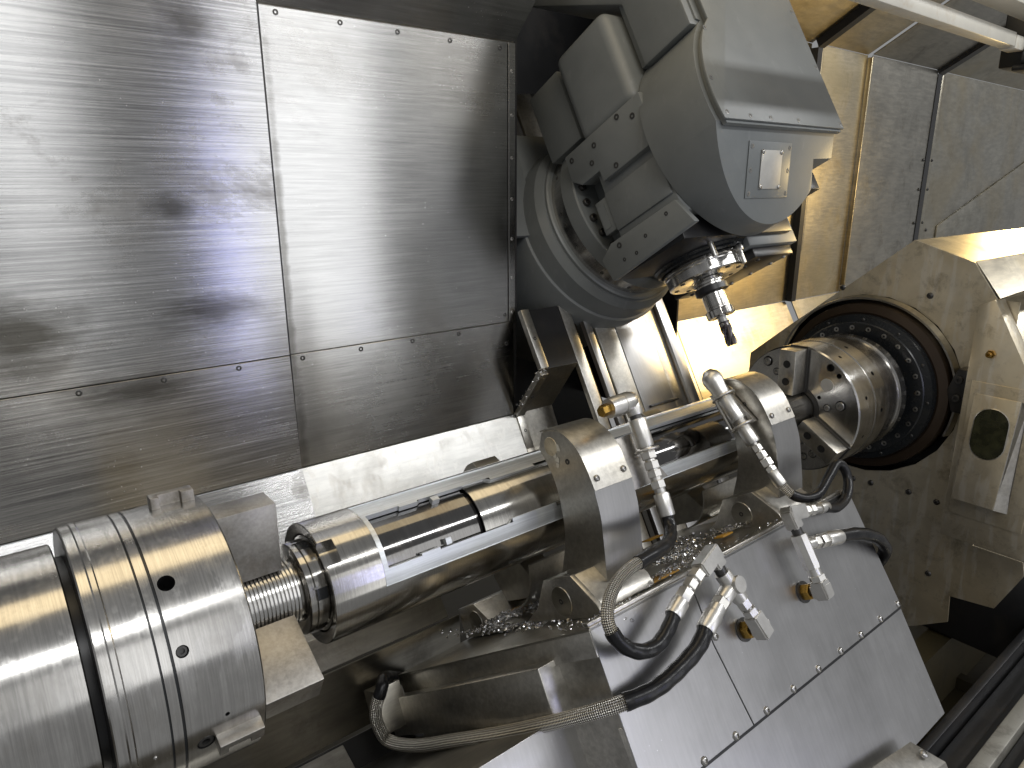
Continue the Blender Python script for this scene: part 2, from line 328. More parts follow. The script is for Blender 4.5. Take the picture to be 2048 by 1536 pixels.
# ================================================================== the setting
YW = 0.65
wall = setting('back_wall', (0, YW, 0))
def wall_panel(x0, x1, z0, z1, mat, proud=0.0, skew=0.0, name='panel'):
    bm = bm_(); prism(bm, [V((x0, YW - proud, z0)), V((x1 + skew, YW - proud, z0)), V((x1, YW - proud, z1)), V((x0, YW - proud, z1))], V((0, 0.0035 + proud * 0.2, 0)))
    return part(name, bm, mat, wall, bevel=0.0008, seg=1)
wall_panel(-1.6, 0.668, 0.262, 1.085, 'wall_worn', 0.010, 0.006)
wall_panel(-1.6, 0.674, -0.052, 0.259, 'wall_worn', 0.010, 0.006)
wall_panel(0.66, 1.397, 0.262, 1.078, 'wall', 0.004)
wall_panel(0.66, 1.42, -0.053, 0.259, 'wall', 0.004)
wall_panel(1.40, 1.425, 0.262, 1.078, 'wall', 0.006, name='edge_strip')
bm = bm_(); prism(bm, [V((0.6745, YW - .0062, -0.05)), V((0.6805, YW - .0062, -0.05)), V((0.6735, YW - .0062, 1.08)), V((0.6685, YW - .0062, 1.08))], V((0, .0015, 0))); part('seam_wiper', bm, 'black', wall)
bm = bm_(); box(bm, W3, -1.6, 1.43, YW + 0.004, YW + 0.012, -0.06, 1.09); part('backing_sheet', bm, 'dark_sheet', wall)
for (a, b, mt, pr) in ((-1.6, 0.668, 'wall_worn', 0.010), (0.66, 1.425, 'wall', 0.004)):       # roof sheet leaning out over the bed
    bm = bm_(); prism(bm, [V((a, YW - pr, 1.082 if pr < .01 else 1.089)), V((b, YW - pr, 1.082 if pr < .01 else 1.089)), V((b, YW - pr - 0.40, 1.082 + 0.40)), V((a, YW - pr - 0.40, 1.082 + 0.40))], V((0, 0.004, 0.004)))
    part('roof_sheet', bm, mt, wall)
for x, z in ((0.713, 1.066), (0.874, 1.064), (1.034, 1.062), (1.197, 1.060), (1.369, 1.060), (0.71, 0.247), (0.878, 0.247), (1.043, 0.247), (1.206, 0.247)):
    screw(wall, (x, YW - 0.0045, z), (0, -1, 0), 0.0068, 'dkbolt', 'csk')
for x, z in ((0.03, 0.248), (0.199, 0.248), (0.371, 0.248), (0.543, 0.248)): screw(wall, (x, YW - 0.0105, z), (0, -1, 0), 0.0068, 'dkbolt', 'csk')
for z in (0.29, 0.40, 0.52, 0.64, 0.76, 0.88, 1.0): screw(wall, (1.4125, YW - 0.0065, z), (0, -1, 0), 0.0055, 'bolt', 'csk')
screw(wall, (1.385, YW - 0.0045, 0.285), (0, -1, 0), 0.006, 'dkbolt', 'csk'); screw(wall, (1.39, YW - 0.0045, 0.19), (0, -1, 0), 0.007, 'dkbolt', 'csk')

chute = setting('chip_chute', (0, YW, -0.06))
def chute_sheet(x0, x1, lift, mat):
    q0 = V((0, YW - 0.006 - lift, -0.056)); q1 = q0 - UV_ * 0.40
    bm = bm_(); prism(bm, [q0 + XV * x0, q0 + XV * x1, q1 + XV * x1, q1 + XV * x0], V((0, 0.004, -0.002)))
    return part('panel', bm, mat, chute, uvdir=(UV_, XV))
chute_sheet(-1.6, 0.68, 0.006, 'wall_worn'); chute_sheet(0.67, 1.43, 0.0, 'chute')

# bed covers under the work and the sump below
bed = setting('bed_cover', (0, 0.3, -0.3))
def slab(parent, pts, th, mat, name='panel', uvdir=None, bevel=0.001):
    bm = bm_(); n = (pts[1] - pts[0]).cross(pts[2] - pts[0]).normalized(); prism(bm, pts, n * -th); return part(name, bm, mat, parent, bevel=bevel, uvdir=uvdir, seg=1)
slab(bed, [P(-1.6, -0.115, -0.60), P(2.6, -0.115, -0.60), P(2.6, -0.135, -0.33), P(-1.6, -0.135, -0.33)], 0.004, 'dark_sheet')
slab(bed, [P(-1.6, -0.13, -0.33), P(0.83, -0.13, -0.33), P(0.83, -0.20, -0.315), P(-1.6, -0.20, -0.315)], 0.004, 'dark_sheet')
slab(bed, [P(-1.6, -0.204, -0.315), P(0.86, -0.204, -0.315), P(0.86, -0.36, -0.40), P(-1.6, -0.36, -0.40)], 0.004, 'dark_sheet')
slab(bed, [P(-1.6, -0.37, -0.40), P(2.6, -0.37, -0.40), P(2.6, -0.9, -0.42), P(-1.6, -0.9, -0.42)], 0.004, 'black')
slab(bed, [P(-0.6, -0.34, -0.22), P(0.47, -0.34, -0.22), P(0.47, -0.48, -0.10), P(-0.6, -0.48, -0.10)], 0.02, 'dark_sheet', 'front_step')
slab(bed, [P(-0.6, -0.485, -0.10), P(0.49, -0.485, -0.10), P(0.53, -0.85, -0.08), P(-0.6, -0.85, -0.08)], 0.02, 'dark_sheet', 'front_step')
floor = setting('sump_floor', (1, 0, -1.25))
bm = bm_(); box(bm, W3, -3, 7, -0.95, 2.2, -1.30, -1.25); part('floor_sheet', bm, 'pit', floor)
for i in range(7):
    bm = bm_(); box(bm, W3, 1.2 + i * 0.42, 1.24 + i * 0.42, -0.6, 0.9, -1.249, -1.20); part('sump_rib', bm, 'pit', floor)
bm = bm_(); box(bm, W3, 1.7, 4.2, -0.35, -0.27, -1.249, -0.95); part('sump_edge', bm, 'pit', floor)

# right-hand telescopic wall, its roof and the end wall
YR = 0.85
rwall = setting('right_wall', (3, YR, 0))
def rpanel(x0, x1, dy, mat):
    y = YR + dy
    slab(rwall, [V((x0, y, 0.10)), V((x1, y, 0.10)), V((x1, y, 1.32)), V((x0, y, 1.32))], 0.006, mat)
    slab(rwall, [V((x0, y, 1.322)), V((x1, y, 1.322)), V((x1, y - 0.62, 1.322 + 0.358)), V((x0, y - 0.62, 1.322 + 0.358))], 0.006, mat, 'roof_sheet', uvdir=(V((0, -.86, .5)), XV))
    slab(rwall, [V((x0, y, 0.098)), V((x1, y, 0.098)), V((x1, y - 0.30, 0.098 - 0.52)), V((x0, y - 0.30, 0.098 - 0.52))][::-1], 0.006, mat, 'lower_sheet', uvdir=(UV_, XV))
rpanel(2.50, 3.40, 0.0, 'amber'); rpanel(3.44, 3.93, -0.012, 'amber'); rpanel(3.95, 4.76, -0.03, 'dark_sheet'); rpanel(4.82, 9.0, -0.02, 'amber_plain')  # third panel takes a darker sheet to paint in its dark reflection
for x0, x1 in ((3.40, 3.44), (4.76, 4.82)):
    bm = bm_(); box(bm, W3, x0, x1, YR - 0.034, YR + 0.03, 0.10, 1.30); part('wiper_seal', bm, 'black', rwall)
    bm = bm_(); prism(bm, [V((x0, YR - .034, 1.30)), V((x1 + .01, YR - .034, 1.30)), V((x1 + .01, YR - 0.66, 1.661)), V((x0, YR - 0.66, 1.661))], V((0, 0.02, 0.04))); part('wiper_seal', bm, 'black', rwall)
bm = bm_(); box(bm, W3, 3.932, 3.948, YR - 0.036, YR - 0.01, 0.10, 1.31); part('edge_profile', bm, 'amber', rwall, bevel=0.002)
bm = bm_(); box(bm, W3, 3.455, 3.475, YR - 0.022, YR - 0.013, 0.35, 1.29); part('edge_profile', bm, 'amber', rwall, bevel=0.002)
bm = bm_(); box(bm, W3, 4.825, 4.87, YR - 0.032, YR - 0.021, 0.10, 1.30); part('edge_profile', bm, 'amber_plain', rwall, bevel=0.002)
bm = bm_(); prism(bm, [V((5.1, YR - 0.03, 0.15)), V((7.6, YR - 0.03, 0.15)), V((7.6, YR - 0.03, 1.15)), V((5.1, YR - 0.03, 0.42))], V((0, 0.008, 0))); part('door_flap', bm, 'amber_plain', rwall, bevel=0.001)
for z in (0.45, 0.65, 0.82): 
    for x in (4.73, 4.85): screw(rwall, (x, YR - 0.034, z), (0, -1, 0), 0.009, 'dkbolt')
screw(rwall, (4.95, YR - 0.022, 0.40), (0, -1, 0), 0.010, 'dkbolt')
bm = bm_(); box(bm, W3, 2.40, 2.46, YR - 0.012, YR - 0.004, 0.10, 0.75); part('edge_strip', bm, 'amber', rwall, bevel=0.001)
bm = bm_(); box(bm, W3, 2.465, 2.498, YR - 0.016, YR - 0.002, 0.10, 0.75); part('edge_strip', bm, 'amber', rwall, bevel=0.001)
screw(rwall, (2.43, YR - 0.0125, 0.20), (0, -1, 0), 0.009, 'dkbolt')
slab(rwall, [V((2.40, YR - .004, 0.094)), V((2.495, YR - .004, 0.094)), V((2.495, YR - 0.304, -0.426)), V((2.40, YR - 0.304, -0.426))][::-1], 0.006, 'amber', 'lower_sheet')

# dark housing behind the slide opening
slot = setting('slide_opening', (1.8, 1.0, 0.3))
bm = bm_(); box(bm, W3, 1.42, 2.52, 1.30, 1.32, -0.6, 1.9); part('back_plate', bm, 'black', slot)
bm = bm_(); box(bm, W3, 1.426, 1.436, YW + 0.0, 1.30, -0.3, 1.9); part('side_plate', bm, 'black', slot)
bm = bm_(); box(bm, W3, 2.385, 2.395, YR - 0.1, 1.30, -0.3, 1.9); part('side_plate', bm, 'black', slot)

# chevron cover beside the slide
cc = thing('chevron_cover', 'dark folded chevron sheet cover between the back wall and slide rails', 'cover', (1.5, 0.6, -0.1))
prof = [(0.633, 0.29), (0.530, 0.118), (0.655, -0.060), (0.598, -0.17), (0.50, -0.33)]
for i in range(4):
    a, b = prof[i], prof[i + 1]; bm = bm_()
    e0 = 0.0 if i else 0.10
    prism(bm, [V((1.455, a[0], a[1])), V((1.60, a[0], a[1])), V((1.60, b[0], b[1])), V((1.455, b[0], b[1]))], V((0, 0.004, 0.001))); part('fold', bm, 'sheet' if i else 'black', cc)  # upper fold is black in place of a deeper, shaded recess
for i in range(4):
    a, b = prof[i], prof[i + 1]; d = (V((0, *b)) - V((0, *a))); nn = V((0, d.z, -d.y)).normalized()
    if nn.y > 0: nn = -nn
    bm = bm_(); k = 0.02
    prism(bm, [V((1.425, a[0], a[1])), V((1.425, b[0], b[1])), V((1.425, b[0], b[1])) + nn * k, V((1.425, a[0], a[1])) + nn * k], V((0.032, 0, 0))); part('edge_bar', bm, 'sheet', cc, bevel=0.002)
    m_ = (V((1.441, *a)) + V((1.441, *b))) / 2 + nn * (k + .0005); screw(cc, m_, nn, 0.006, 'dkbolt', 'csk'); 

# slide rails on the slanted bed
sl = thing('slide_rail_cover', 'bright steel slide covers slanting down behind the hoses', 'slide', tuple(P(1.85, -0.2, -0.45)))
for x0, x1, n0, n1, mt in ((1.605, 1.648, -0.405, -0.405, 'sheet'), (1.652, 1.688, -0.44, -0.44, 'rust'), (1.692, 1.722, -0.405, -0.405, 'panel'), (1.724, 1.752, -0.41, -0.435, 'dark_sheet'),
                           (1.754, 1.835, -0.425, -0.412, 'sheet'), (1.837, 2.0, -0.41, -0.41, 'panel'), (2.002, 2.085, -0.412, -0.428, 'sheet'), (2.088, 2.135, -0.412, -0.412, 'panel')):
    bm = bm_(); prism(bm, [P(x0, 1.4, n0), P(x1, 1.4, n1), P(x1, -0.34, n1), P(x0, -0.34, n0)], NV_ * -0.02); part('rail_strip', bm, mt, sl, bevel=0.0015, uvdir=(XV, UV_))
bm = bm_(); box(bm, P, 1.86, 2.01, 0.157, 0.166, -0.409, -0.398); part('wiper', bm, 'black', sl, bevel=0.001)

# door rail overhead at the tailstock end, door track at the bottom
dr = thing('door_rail', 'cream painted door guide rail crossing the upper right corner', 'rail', (2.7, -0.2, 1.08))
box_list = ((1.6, 2.66, -0.235, -0.19, 1.085, 1.125, 'white'), (2.664, 2.74, -0.235, -0.19, 1.08, 1.12, 'white'), (1.6, 2.72, -0.19, -0.16, 1.13, 1.145, 'sheet'),
            (1.6, 2.76, -0.30, -0.22, 1.165, 1.215, 'white'), (1.6, 2.74, -0.34, -0.30, 1.225, 1.24, 'white'))
for i, (x0, x1, a, b, c, d, mt) in enumerate(box_list):
    bm = bm_(); box(bm, W3, x0, x1, a, b, c, d); part(('rail_beam', 'rail_beam', 'seal_strip', 'rail_beam', 'cap_strip')[i], bm, mt, dr, bevel=0.004)
bm = bm_(); box(bm, W3, 2.77, 2.92, -0.30, -0.16, 1.04, 1.26); box(bm, W3, 2.70, 2.90, -0.29, -0.22, 1.02, 1.038); part('roller_bracket', bm, 'black', dr, bevel=0.006)
bm = bm_(); tube(bm, [V((2.745, -0.275, 1.06)), V((2.745, -0.24, 1.06))], 0.03, 20); part('roller', bm, 'dkbolt', dr)
dt = thing('door_track', 'black and worn grey door track beams in the bottom right corner', 'track', (2.3, -0.7, -0.8))
for nm, a, b, c, d, mt in (('track_beam', -0.60, -0.575, -0.86, -0.74, 'black'), ('track_beam', -0.675, -0.604, -0.86, -0.80, 'black'), ('worn_ledge', -0.72, -0.68, -0.84, -0.75, 'worn'),
                           ('track_groove', -0.76, -0.722, -0.86, -0.79, 'black'), ('worn_ledge', -0.81, -0.765, -0.84, -0.745, 'tail'), ('worn_ledge', -0.92, -0.815, -0.84, -0.76, 'worn')):
    bm = bm_(); box(bm, W3, 1.3, 3.6, a, b, c, d); part(nm, bm, mt, dt, bevel=0.004)
bm = bm_(); box(bm, W3, 2.7, 3.4, -0.60, -0.2, -0.95, -0.60); part('end_block', bm, 'black', dt, bevel=0.03)
exec_after = []

# ================================================================== left chuck
lc = thing('lathe_chuck', 'large polished steel three-jaw chuck filling the lower left corner', 'chuck', (0.1, 0, -0.207))
bm = bm_(); lathe(bm, [(0.268, 0.045), (0.268, 0.2045), (0.2655, 0.207), (0.159, 0.207), (0.159, 0.201), (0.155, 0.201), (0.155, 0.207), (0.1425, 0.207), (0.1425, 0.203), (0.1395, 0.203), (0.1395, 0.207), (0.098, 0.207), (0.096, 0.2085), (0.090, 0.2085), (0.088, 0.207), (0.076, 0.207), (0.074, 0.205), (0.074, 0.17)], (0, 0, 0), (1, 0, 0), 200)
body = part('body', bm, 'turned', lc)
def radial(x, deg, r): return V((x, -r * math.cos(R(deg)), r * math.sin(R(deg)))), V((0, -math.cos(R(deg)), math.sin(R(deg))))
hl = []
for x, a, r, d in ((0.174, 50.4, 0.0115, 0.05), (0.171, 24.1, 0.0085, 0.02), (0.183, -17.9, 0.0125, 0.025), (0.213, -7.5, 0.0032, 0.02), (0.174, 110, 0.0115, 0.05)):
    p, n = radial(x, a, 0.2075); hl.append((p, -n, r, d))
bm = bm_()
for q in hl: pass
def cutw(o, cutters):
    # cutters given in world coordinates; object data lives at parent's location
    off = LOC[o]
    bmc = bm_()
    for org, ax, r, d in cutters: lathe(bmc, [(-0.004, 0), (-0.004, r), (d, r), (d, 0)], V(org) - off, ax, 22)
    bmesh.ops.recalc_face_normals(bmc, faces=bmc.faces)
    mc = bpy.data.meshes.new('cutter'); bmc.to_mesh(mc); bmc.free(); mc.materials.append(M['hole']); oc = bpy.data.objects.new('cutter', mc)
    COL.objects.link(oc); tmp = bpy.data.objects.new('tmp', o.data); COL.objects.link(tmp)
    md = tmp.modifiers.new('holes', 'BOOLEAN'); md.operation = 'DIFFERENCE'; md.solver = 'EXACT'; md.object = oc; md.material_mode = 'TRANSFER'
    bpy.context.view_layer.update()
    me = bpy.data.meshes.new_from_object(tmp.evaluated_get(bpy.context.evaluated_depsgraph_get()))
    bpy.data.objects.remove(tmp); bpy.data.objects.remove(oc); old = o.data; o.data = me; me.name = o.name; return o
cutw(body, hl)
p, n = radial(0.171, 24.1, 0.197); screw(lc, p, n, 0.0078, 'dkbolt', 'cap', 'set_screw')
p, n = radial(0.183, -17.9, 0.196); screw(lc, p, n, 0.0115, 'dkbolt', 'cap', 'set_screw')
p, n = radial(0.118, -13.5, 0.2072); screw(lc, p, n, 0.003, 'bolt', 'btn', 'grease_nipple')
bm = bm_(); lathe(bm, [(0.076, 0.16), (0.062, 0.16), (0.062, 0.184), (0.060, 0.186), (-0.7, 0.186)], (0, 0, 0), (1, 0, 0), 160); part('spindle_nose', bm, 'turned', lc)
for xa, xb, rr in ((0.1548, 0.1592, 0.2055), (0.1393, 0.1427, 0.2055)):
    bm = bm_(); lathe(bm, [(xa, rr), (xb, rr)], (0, 0, 0), (1, 0, 0), 160); part('groove_shade', bm, 'blackring', lc)  # black rings put shade into the grooves, where bare steel would shine
bm = bm_(); lathe(bm, [(0.0735, 0.2045), (0.0735, 0.164), (0.0608, 0.164), (0.0608, 0.1845)], (0, 0, 0), (1, 0, 0), 120); part('gap_shade', bm, 'black', lc)  # black lining paints the shadow in the gap behind the rim
def jaw(bm, a, x0, x1, r0, r1, hw):
    er = V((0, -math.cos(R(a)), math.sin(R(a)))); et = V((0, math.sin(R(a)), math.cos(R(a))))
    prism(bm, [XV * x0 + er * r0 + et * -hw, XV * x0 + er * r0 + et * hw, XV * x0 + er * r1 + et * hw, XV * x0 + er * r1 + et * -hw], XV * (x1 - x0))
for a in (90, -30, 210):
    bm = bm_(); jaw(bm, a, 0.2685, 0.370, 0.060, 0.183, 0.028); j = part('jaw', bm, 'jaw', lc, bevel=0.0015)
for a, rr in ((93, 0.211), (-24, 0.214), (213, 0.211)):   # T-nuts standing proud in the slots of the rim
    er = V((0, -math.cos(R(a)), math.sin(R(a)))); et = V((0, math.sin(R(a)), math.cos(R(a)))); x0 = 0.205
    out = [(-.030, 0), (-.030, .011), (-.018, .011), (-.018, .006), (.012, .006), (.012, .011), (.030, .011), (.030, 0)]
    bm = bm_(); prism(bm, [XV * (x0 + q * 1.05 + .022) + er * 0.200 + et * (.016 - s * 2.2 + .012) for q, s in out][::-1], er * 0.025); part('slot_nut', bm, 'jaw', lc, bevel=0.0012)

# ================================================================== workpiece
wp = thing('turned_shaft', 'long bright steel shaft with milled pocket clamped between the two chucks', 'shaft', (0.8, 0, -0.11))
tp = [(0.262, 0.0), (0.262, 0.05)]
x = 0.270
while x < 0.388: tp += [(x, 0.0555), (x + 0.0010, 0.0590), (x + 0.0045, 0.0595), (x + 0.0055, 0.0555)]; x += 0.0066
tp += [(0.391, 0.051), (0.402, 0.051)]
bm = bm_(); lathe(bm, tp, (0, 0, 0), (1, 0, 0), 72); part('thread', bm, 'thread', wp)
bm = bm_(); lathe(bm, [(0.393, 0.05), (0.393, 0.078), (0.395, 0.0815), (0.404, 0.0815), (0.405, 0.078), (0.4065, 0.078), (0.4075, 0.0815), (0.424, 0.0815), (0.427, 0.079), (0.429, 0.0865), (0.50, 0.0865)], (0, 0, 0), (1, 0, 0), 96)
col = part('slotted_collar', bm, 'ground', wp)
def sector(bm, x0, x1, a0, a1, r0, r1, seg):
    n = [XV * x0 + V((0, -r * math.cos(R(a)), r * math.sin(R(a)))) for r, aa in ((r0, 0), (r1, 1)) for a in ([a0 + (a1 - a0) * k / seg for k in range(seg + 1)] if not aa else [a1 - (a1 - a0) * k / seg for k in range(seg + 1)])]
    return prism(bm, n, XV * (x1 - x0))
for a in (8, 78, 148, 218, 288):
    bm = bm_(); sector(bm, 0.407, 0.4255, a, a + 14, 0.070, 0.0820, 5); part('collar_slot', bm, 'blackring', wp)
    bm = bm_(); sector(bm, 0.402, 0.4255, a + 14.5, a + 17, 0.074, 0.0835, 3); part('collar_tooth', bm, 'ground', wp)
# outer tube with the milled window between a0 and a1
A0, A1, B0, B1 = 4.5, 104.0, 20.0, 79.0
RO, RL, RI, RB = 0.110, 0.1075, 0.1015, 0.097
uvn = 'UVMap'
bm = bm_()
lathe(bm, [(0.428, 0.090), (0.424, 0.1085), (0.4255, 0.110), (0.520, 0.110)], (0, 0, 0), (1, 0, 0), 144, a0=64, a1=400)     # left collar of the tube, with a notch
lathe(bm, [(0.452, 0.090), (0.452, 0.110), (0.520, 0.110)], (0, 0, 0), (1, 0, 0), 12, a0=40, a1=64)
for a in (64, 40):
    q = [radial(0.4255, a, 0.090)[0], radial(0.4255, a, 0.110)[0], radial(0.452, a, 0.110)[0], radial(0.452, a, 0.090)[0]]
    bm.faces.new([bm.verts.new(v) for v in q])
lathe(bm, [(0.428, 0.090), (0.52, 0.090)], (0, 0, 0), (1, 0, 0), 96)
part('tube_end', bm, 'ground', wp)
bm = bm_(); lathe(bm, [(0.5202, 0.110), (1.84, 0.110)], (0, 0, 0), (1, 0, 0), 110, a0=A1, a1=360 + A0); part('tube_wall', bm, 'ground', wp)
bm = bm_()                                                                                     # lands left and right of the pocket
for a, b in ((A0, B0), (B1, A1)): lathe(bm, [(0.5205, 0.110), (0.5212, RL), (1.838, RL), (1.839, 0.110)], (0, 0, 0), (1, 0, 0), 26, a0=a, a1=b)
for a, b, q in ((A0, A0, 1), (A1, A1, 1)):
    f = [radial(0.5205, a, 0.110)[0], radial(1.839, a, 0.110)[0], radial(1.839, a, RL)[0], radial(0.5205, a, RL)[0]]; bm.faces.new([bm.verts.new(v) for v in f])
lathe(bm, [(0.5205, 0.110), (0.5212, RL), (0.531, RL), (0.5315, RI)], (0, 0, 0), (1, 0, 0), 60, a0=B0, a1=B1)
part('milled_land', bm, 'milled', wp)
bm = bm_()                                                                                     # pocket walls with the steps the cutter left
for a, sgn in ((B0, 1), (B1, -1)):
    steps = [(0.531, 0), (0.60, 0), (0.60, 2.2), (0.640, 2.2), (0.648, -1.5), (0.80, -1.5), (0.812, 4.0), (0.93, 4.0), (1.30, 0), (1.838, 0)]
    for (xa, da), (xb, db) in zip(steps, steps[1:]):
        f = [radial(xa, a + sgn * da, RL)[0], radial(xb, a + sgn * db, RL)[0], radial(xb, a + sgn * db, RI - .004)[0], radial(xa, a + sgn * da, RI - .004)[0]]
        bm.faces.new([bm.verts.new(v) for v in f])
        if max(da, db) > 0 and da == db:
            k = 4
            for i in range(k):
                aa, ab = a + sgn * da * i / k, a + sgn * da * (i + 1) / k
                bm.faces.new([bm.verts.new(v) for v in (radial(xa, aa, RL)[0], radial(xb, aa, RL)[0], radial(xb, ab, RL)[0], radial(xa, ab, RL)[0])])
part('pocket_wall', bm, 'milled', wp)
bm = bm_(); lathe(bm, [(0.525, RI - .006), (0.74, RI - .006), (0.741, RI - .009), (0.746, RI - .009), (0.747, RI - .002)], (0, 0, 0), (1, 0, 0), 120); part('inner_shaft', bm, 'bore', wp)
bm = bm_(); lathe(bm, [(0.7472, RI - .003), (0.748, RI + .001), (1.06, RI + .001), (1.064, RI - .006)], (0, 0, 0), (1, 0, 0), 120); part('bearing_journal', bm, 'ground', wp)
bm = bm_(); lathe(bm, [(1.064, RI - .006), (1.835, RI - .006)], (0, 0, 0), (1, 0, 0), 120); part('inner_shaft', bm, 'bore', wp)
for x0, a, l in ((0.655, 24, 0.012), (0.668, 74, 0.016)):                                       # dog in the pocket edge
    bm = bm_(); sector(bm, x0, x0 + l, a - 2.5, a + 4, RI - .006, RL - .001, 4); part('pocket_key', bm, 'milled', wp)
bm = bm_(); lathe(bm, [(1.84, 0.110), (1.841, 0.075), (1.88, 0.070), (1.90, 0.058), (2.045, 0.058), (2.045, 0)], (0, 0, 0), (1, 0, 0), 96); part('end_journal', bm, 'turned', wp)
for i in range(6):
    p, n = radial(1.915, 35 + 30 * i, 0.0585); screw(wp, p, n, 0.006, 'dkbolt', 'csk', 'set_screw')

# ================================================================== right chuck
rc = thing('counter_spindle_chuck', 'smaller bright steel three-jaw chuck gripping the far shaft end', 'chuck', (2.1, 0, -0.2))
bm = bm_(); lathe(bm, [(2.05, 0.052), (2.05, 0.197), (2.054, 0.201), (2.148, 0.201), (2.149, 0.199), (2.152, 0.199), (2.153, 0.203), (2.222, 0.203), (2.226, 0.199), (2.226, 0.10)], (0, 0, 0), (1, 0, 0), 160)
fb = part('body', bm, 'turned', rc)
FX = 2.05
holes = [(-.094, .151, .012), (-.123, .131, .008), (-.139, .041, .0165), (-.098, .025, .012), (.113, .133, .0165), (.08, .105, .012), (-.07, .052, .006), (-.026, -.102, .012), (-.071, -.133, .013), (-.043, -.149, .012), (.06, -.14, .013), (.14, -.05, .015), (.135, .06, .012)]
cutw(fb, [(V((FX, y, z)), XV, r, 0.02) for y, z, r in holes] + [(radial(2.10, a, .2015)[0], -radial(2.1, a, 1)[1], .006, .02) for a in (20, 62, -15)] + [(radial(2.185, a, .2035)[0], -radial(2.1, a, 1)[1], .007, .02) for a in (5, 38, 70)])
for y, z, r in holes:
    if r > 0.0115 and (y, z) not in ((-.094, .151),): screw(rc, (FX + .006, y, z), (-1, 0, 0), r * 0.8, 'bolt', 'cap', 'cap_screw')
bm = bm_(); lathe(bm, [(2.0492, 0.058), (2.0485, 0.060), (2.0485, 0.074), (2.0492, 0.076)], (0, 0, 0), (1, 0, 0), 80); part('centre_ring', bm, 'dkbolt', rc)
bm = bm_(); lathe(bm, [(2.0496, 0.0), (2.0490, 0.0), (2.0490, 0.019), (2.0497, 0.020)], (0, -.089, .096), (1, 0, 0), 30); part('stamp_disc', bm, 'plate', rc)
bm = bm_(); lathe(bm, [(2.226, 0.187), (2.228, 0.190), (2.335, 0.190), (2.337, 0.196), (2.372, 0.196), (2.376, 0.192), (2.376, 0.12)], (0, 0, 0), (1, 0, 0), 140); part('back_flange', bm, 'turned', rc)
for a in (92, -31, 212):
    bm = bm_(); jaw(bm, a, 1.975, 2.0495, 0.060, 0.198, 0.026); jj = part('jaw', bm, 'sheet', rc, bevel=0.0015)
    bm = bm_(); jaw(bm, a, 2.040, 2.0494, 0.060, 0.203, 0.029); part('jaw_slot', bm, 'dkbolt', rc)
    er = V((0, -math.cos(R(a)), math.sin(R(a))))
    et = V((0, math.sin(R(a)), math.cos(R(a))))
    for rr in (0.10, 0.155):
        bm = bm_(); lathe(bm, [(0, 0), (0, .011), (-.001, .012)], XV * 1.9748 + er * rr, (1, 0, 0), 18); part('jaw_hole', bm, 'hole', jj)

# ================================================================== tailstock housing
ts = thing('tailstock_housing', 'large faceted stainless tailstock housing with a round opening at right', 'housing', (2.7, 0, -0.85))
FXT = 2.50
poly = [(0.46, 0.03), (0.304, 0.167), (-0.098, 0.509), (-0.282, 0.451), (-0.36, 0.345), (-0.42, 0.345), (-0.42, -0.46), (-0.561, -0.46), (-0.572, -0.503), (-0.512, -0.649), (-0.382, -0.667), (-0.39, -0.764), (-0.276, -0.842), (0.30, -0.75), (0.46, -0.45)]
bm = bm_(); prism(bm, [V((FXT, y, z)) for y, z in poly], XV * 0.006)
fp = part('face_plate', bm, 'tail', ts)
cutw(fp, [(V((FXT, 0, 0)), XV, 0.318, 0.03)])
fp.data.materials.clear(); fp.data.materials.append(M['tail'])
for pg in fp.data.polygons: pg.material_index = 0
pts = [(0.46, 0.03), (0.304, 0.167), (-0.098, 0.509), (-0.282, 0.451), (-0.36, 0.345)]
for (a, b), (c, d) in zip(pts, pts[1:]):
    bm = bm_(); q = [V((FXT + .0065, a, b)), V((FXT + .0065, c, d)), V((4.4, c, d)), V((4.4, a, b))]; nn = (q[1] - q[0]).cross(q[2] - q[0]).normalized()
    prism(bm, q, nn * -0.005 if nn.z < 0 else nn * -0.005); part('side_sheet', bm, 'amber', ts, bevel=0.0008, seg=1, uvdir=(V((0, 1, .3)), XV))
bm = bm_(); prism(bm, [V((FXT - .075, -0.338, 0.333)), V((FXT - .075, -0.50, 0.42)), V((4.3, -0.50, 0.42)), V((4.3, -0.338, 0.333))], V((0, 0, -.004))); part('side_sheet', bm, 'amber', ts)
bm = bm_(); prism(bm, [V((FXT + .0065, -0.285, 0.452)), V((FXT + .0065, -0.372, 0.340)), V((FXT - .06, -0.345, 0.333)), V((FXT - .06, -0.60, -0.02)), V((3.9, -0.60, -0.02)), V((3.9, -0.285, 0.452))], V((0, .004, .003))); part('slanted_front', bm, 'amber', ts, uvdir=(XV, V((0, .5, .8))))
bm = bm_(); lathe(bm, [(FXT + .0, .318), (FXT + .10, .318), (FXT + .10, .20)], (0, 0, 0), (1, 0, 0), 120); part('opening_rim', bm, 'black', ts)
bm = bm_(); lathe(bm, [(2.53, .25), (2.455, .255), (2.452, .262), (2.46, .288), (2.475, .292), (2.56, .292)], (0, 0, 0), (1, 0, 0), 120); part('brown_ring', bm, 'rust', ts)
bm = bm_(); lathe(bm, [(2.46, .305), (2.458, .312), (2.49, .317)], (0, 0, 0), (1, 0, 0), 120, a0=-20, a1=200); part('rim_seal', bm, 'dark_sheet', ts)
bm = bm_(); lathe(bm, [(2.418, .12), (2.418, .228), (2.421, .231), (2.425, .231), (2.43, .252), (2.436, .255), (2.50, .255)], (0, 0, 0), (1, 0, 0), 140); blk = part('black_flange', bm, 'blackring', ts)
for i in range(24):
    a = 8 + 15 * i; y, z = -0.212 * math.cos(R(a)), 0.212 * math.sin(R(a)); screw(ts, (2.4175, y, z), (-1, 0, 0), 0.0085, 'bolt', 'csk', 'flange_bolt')
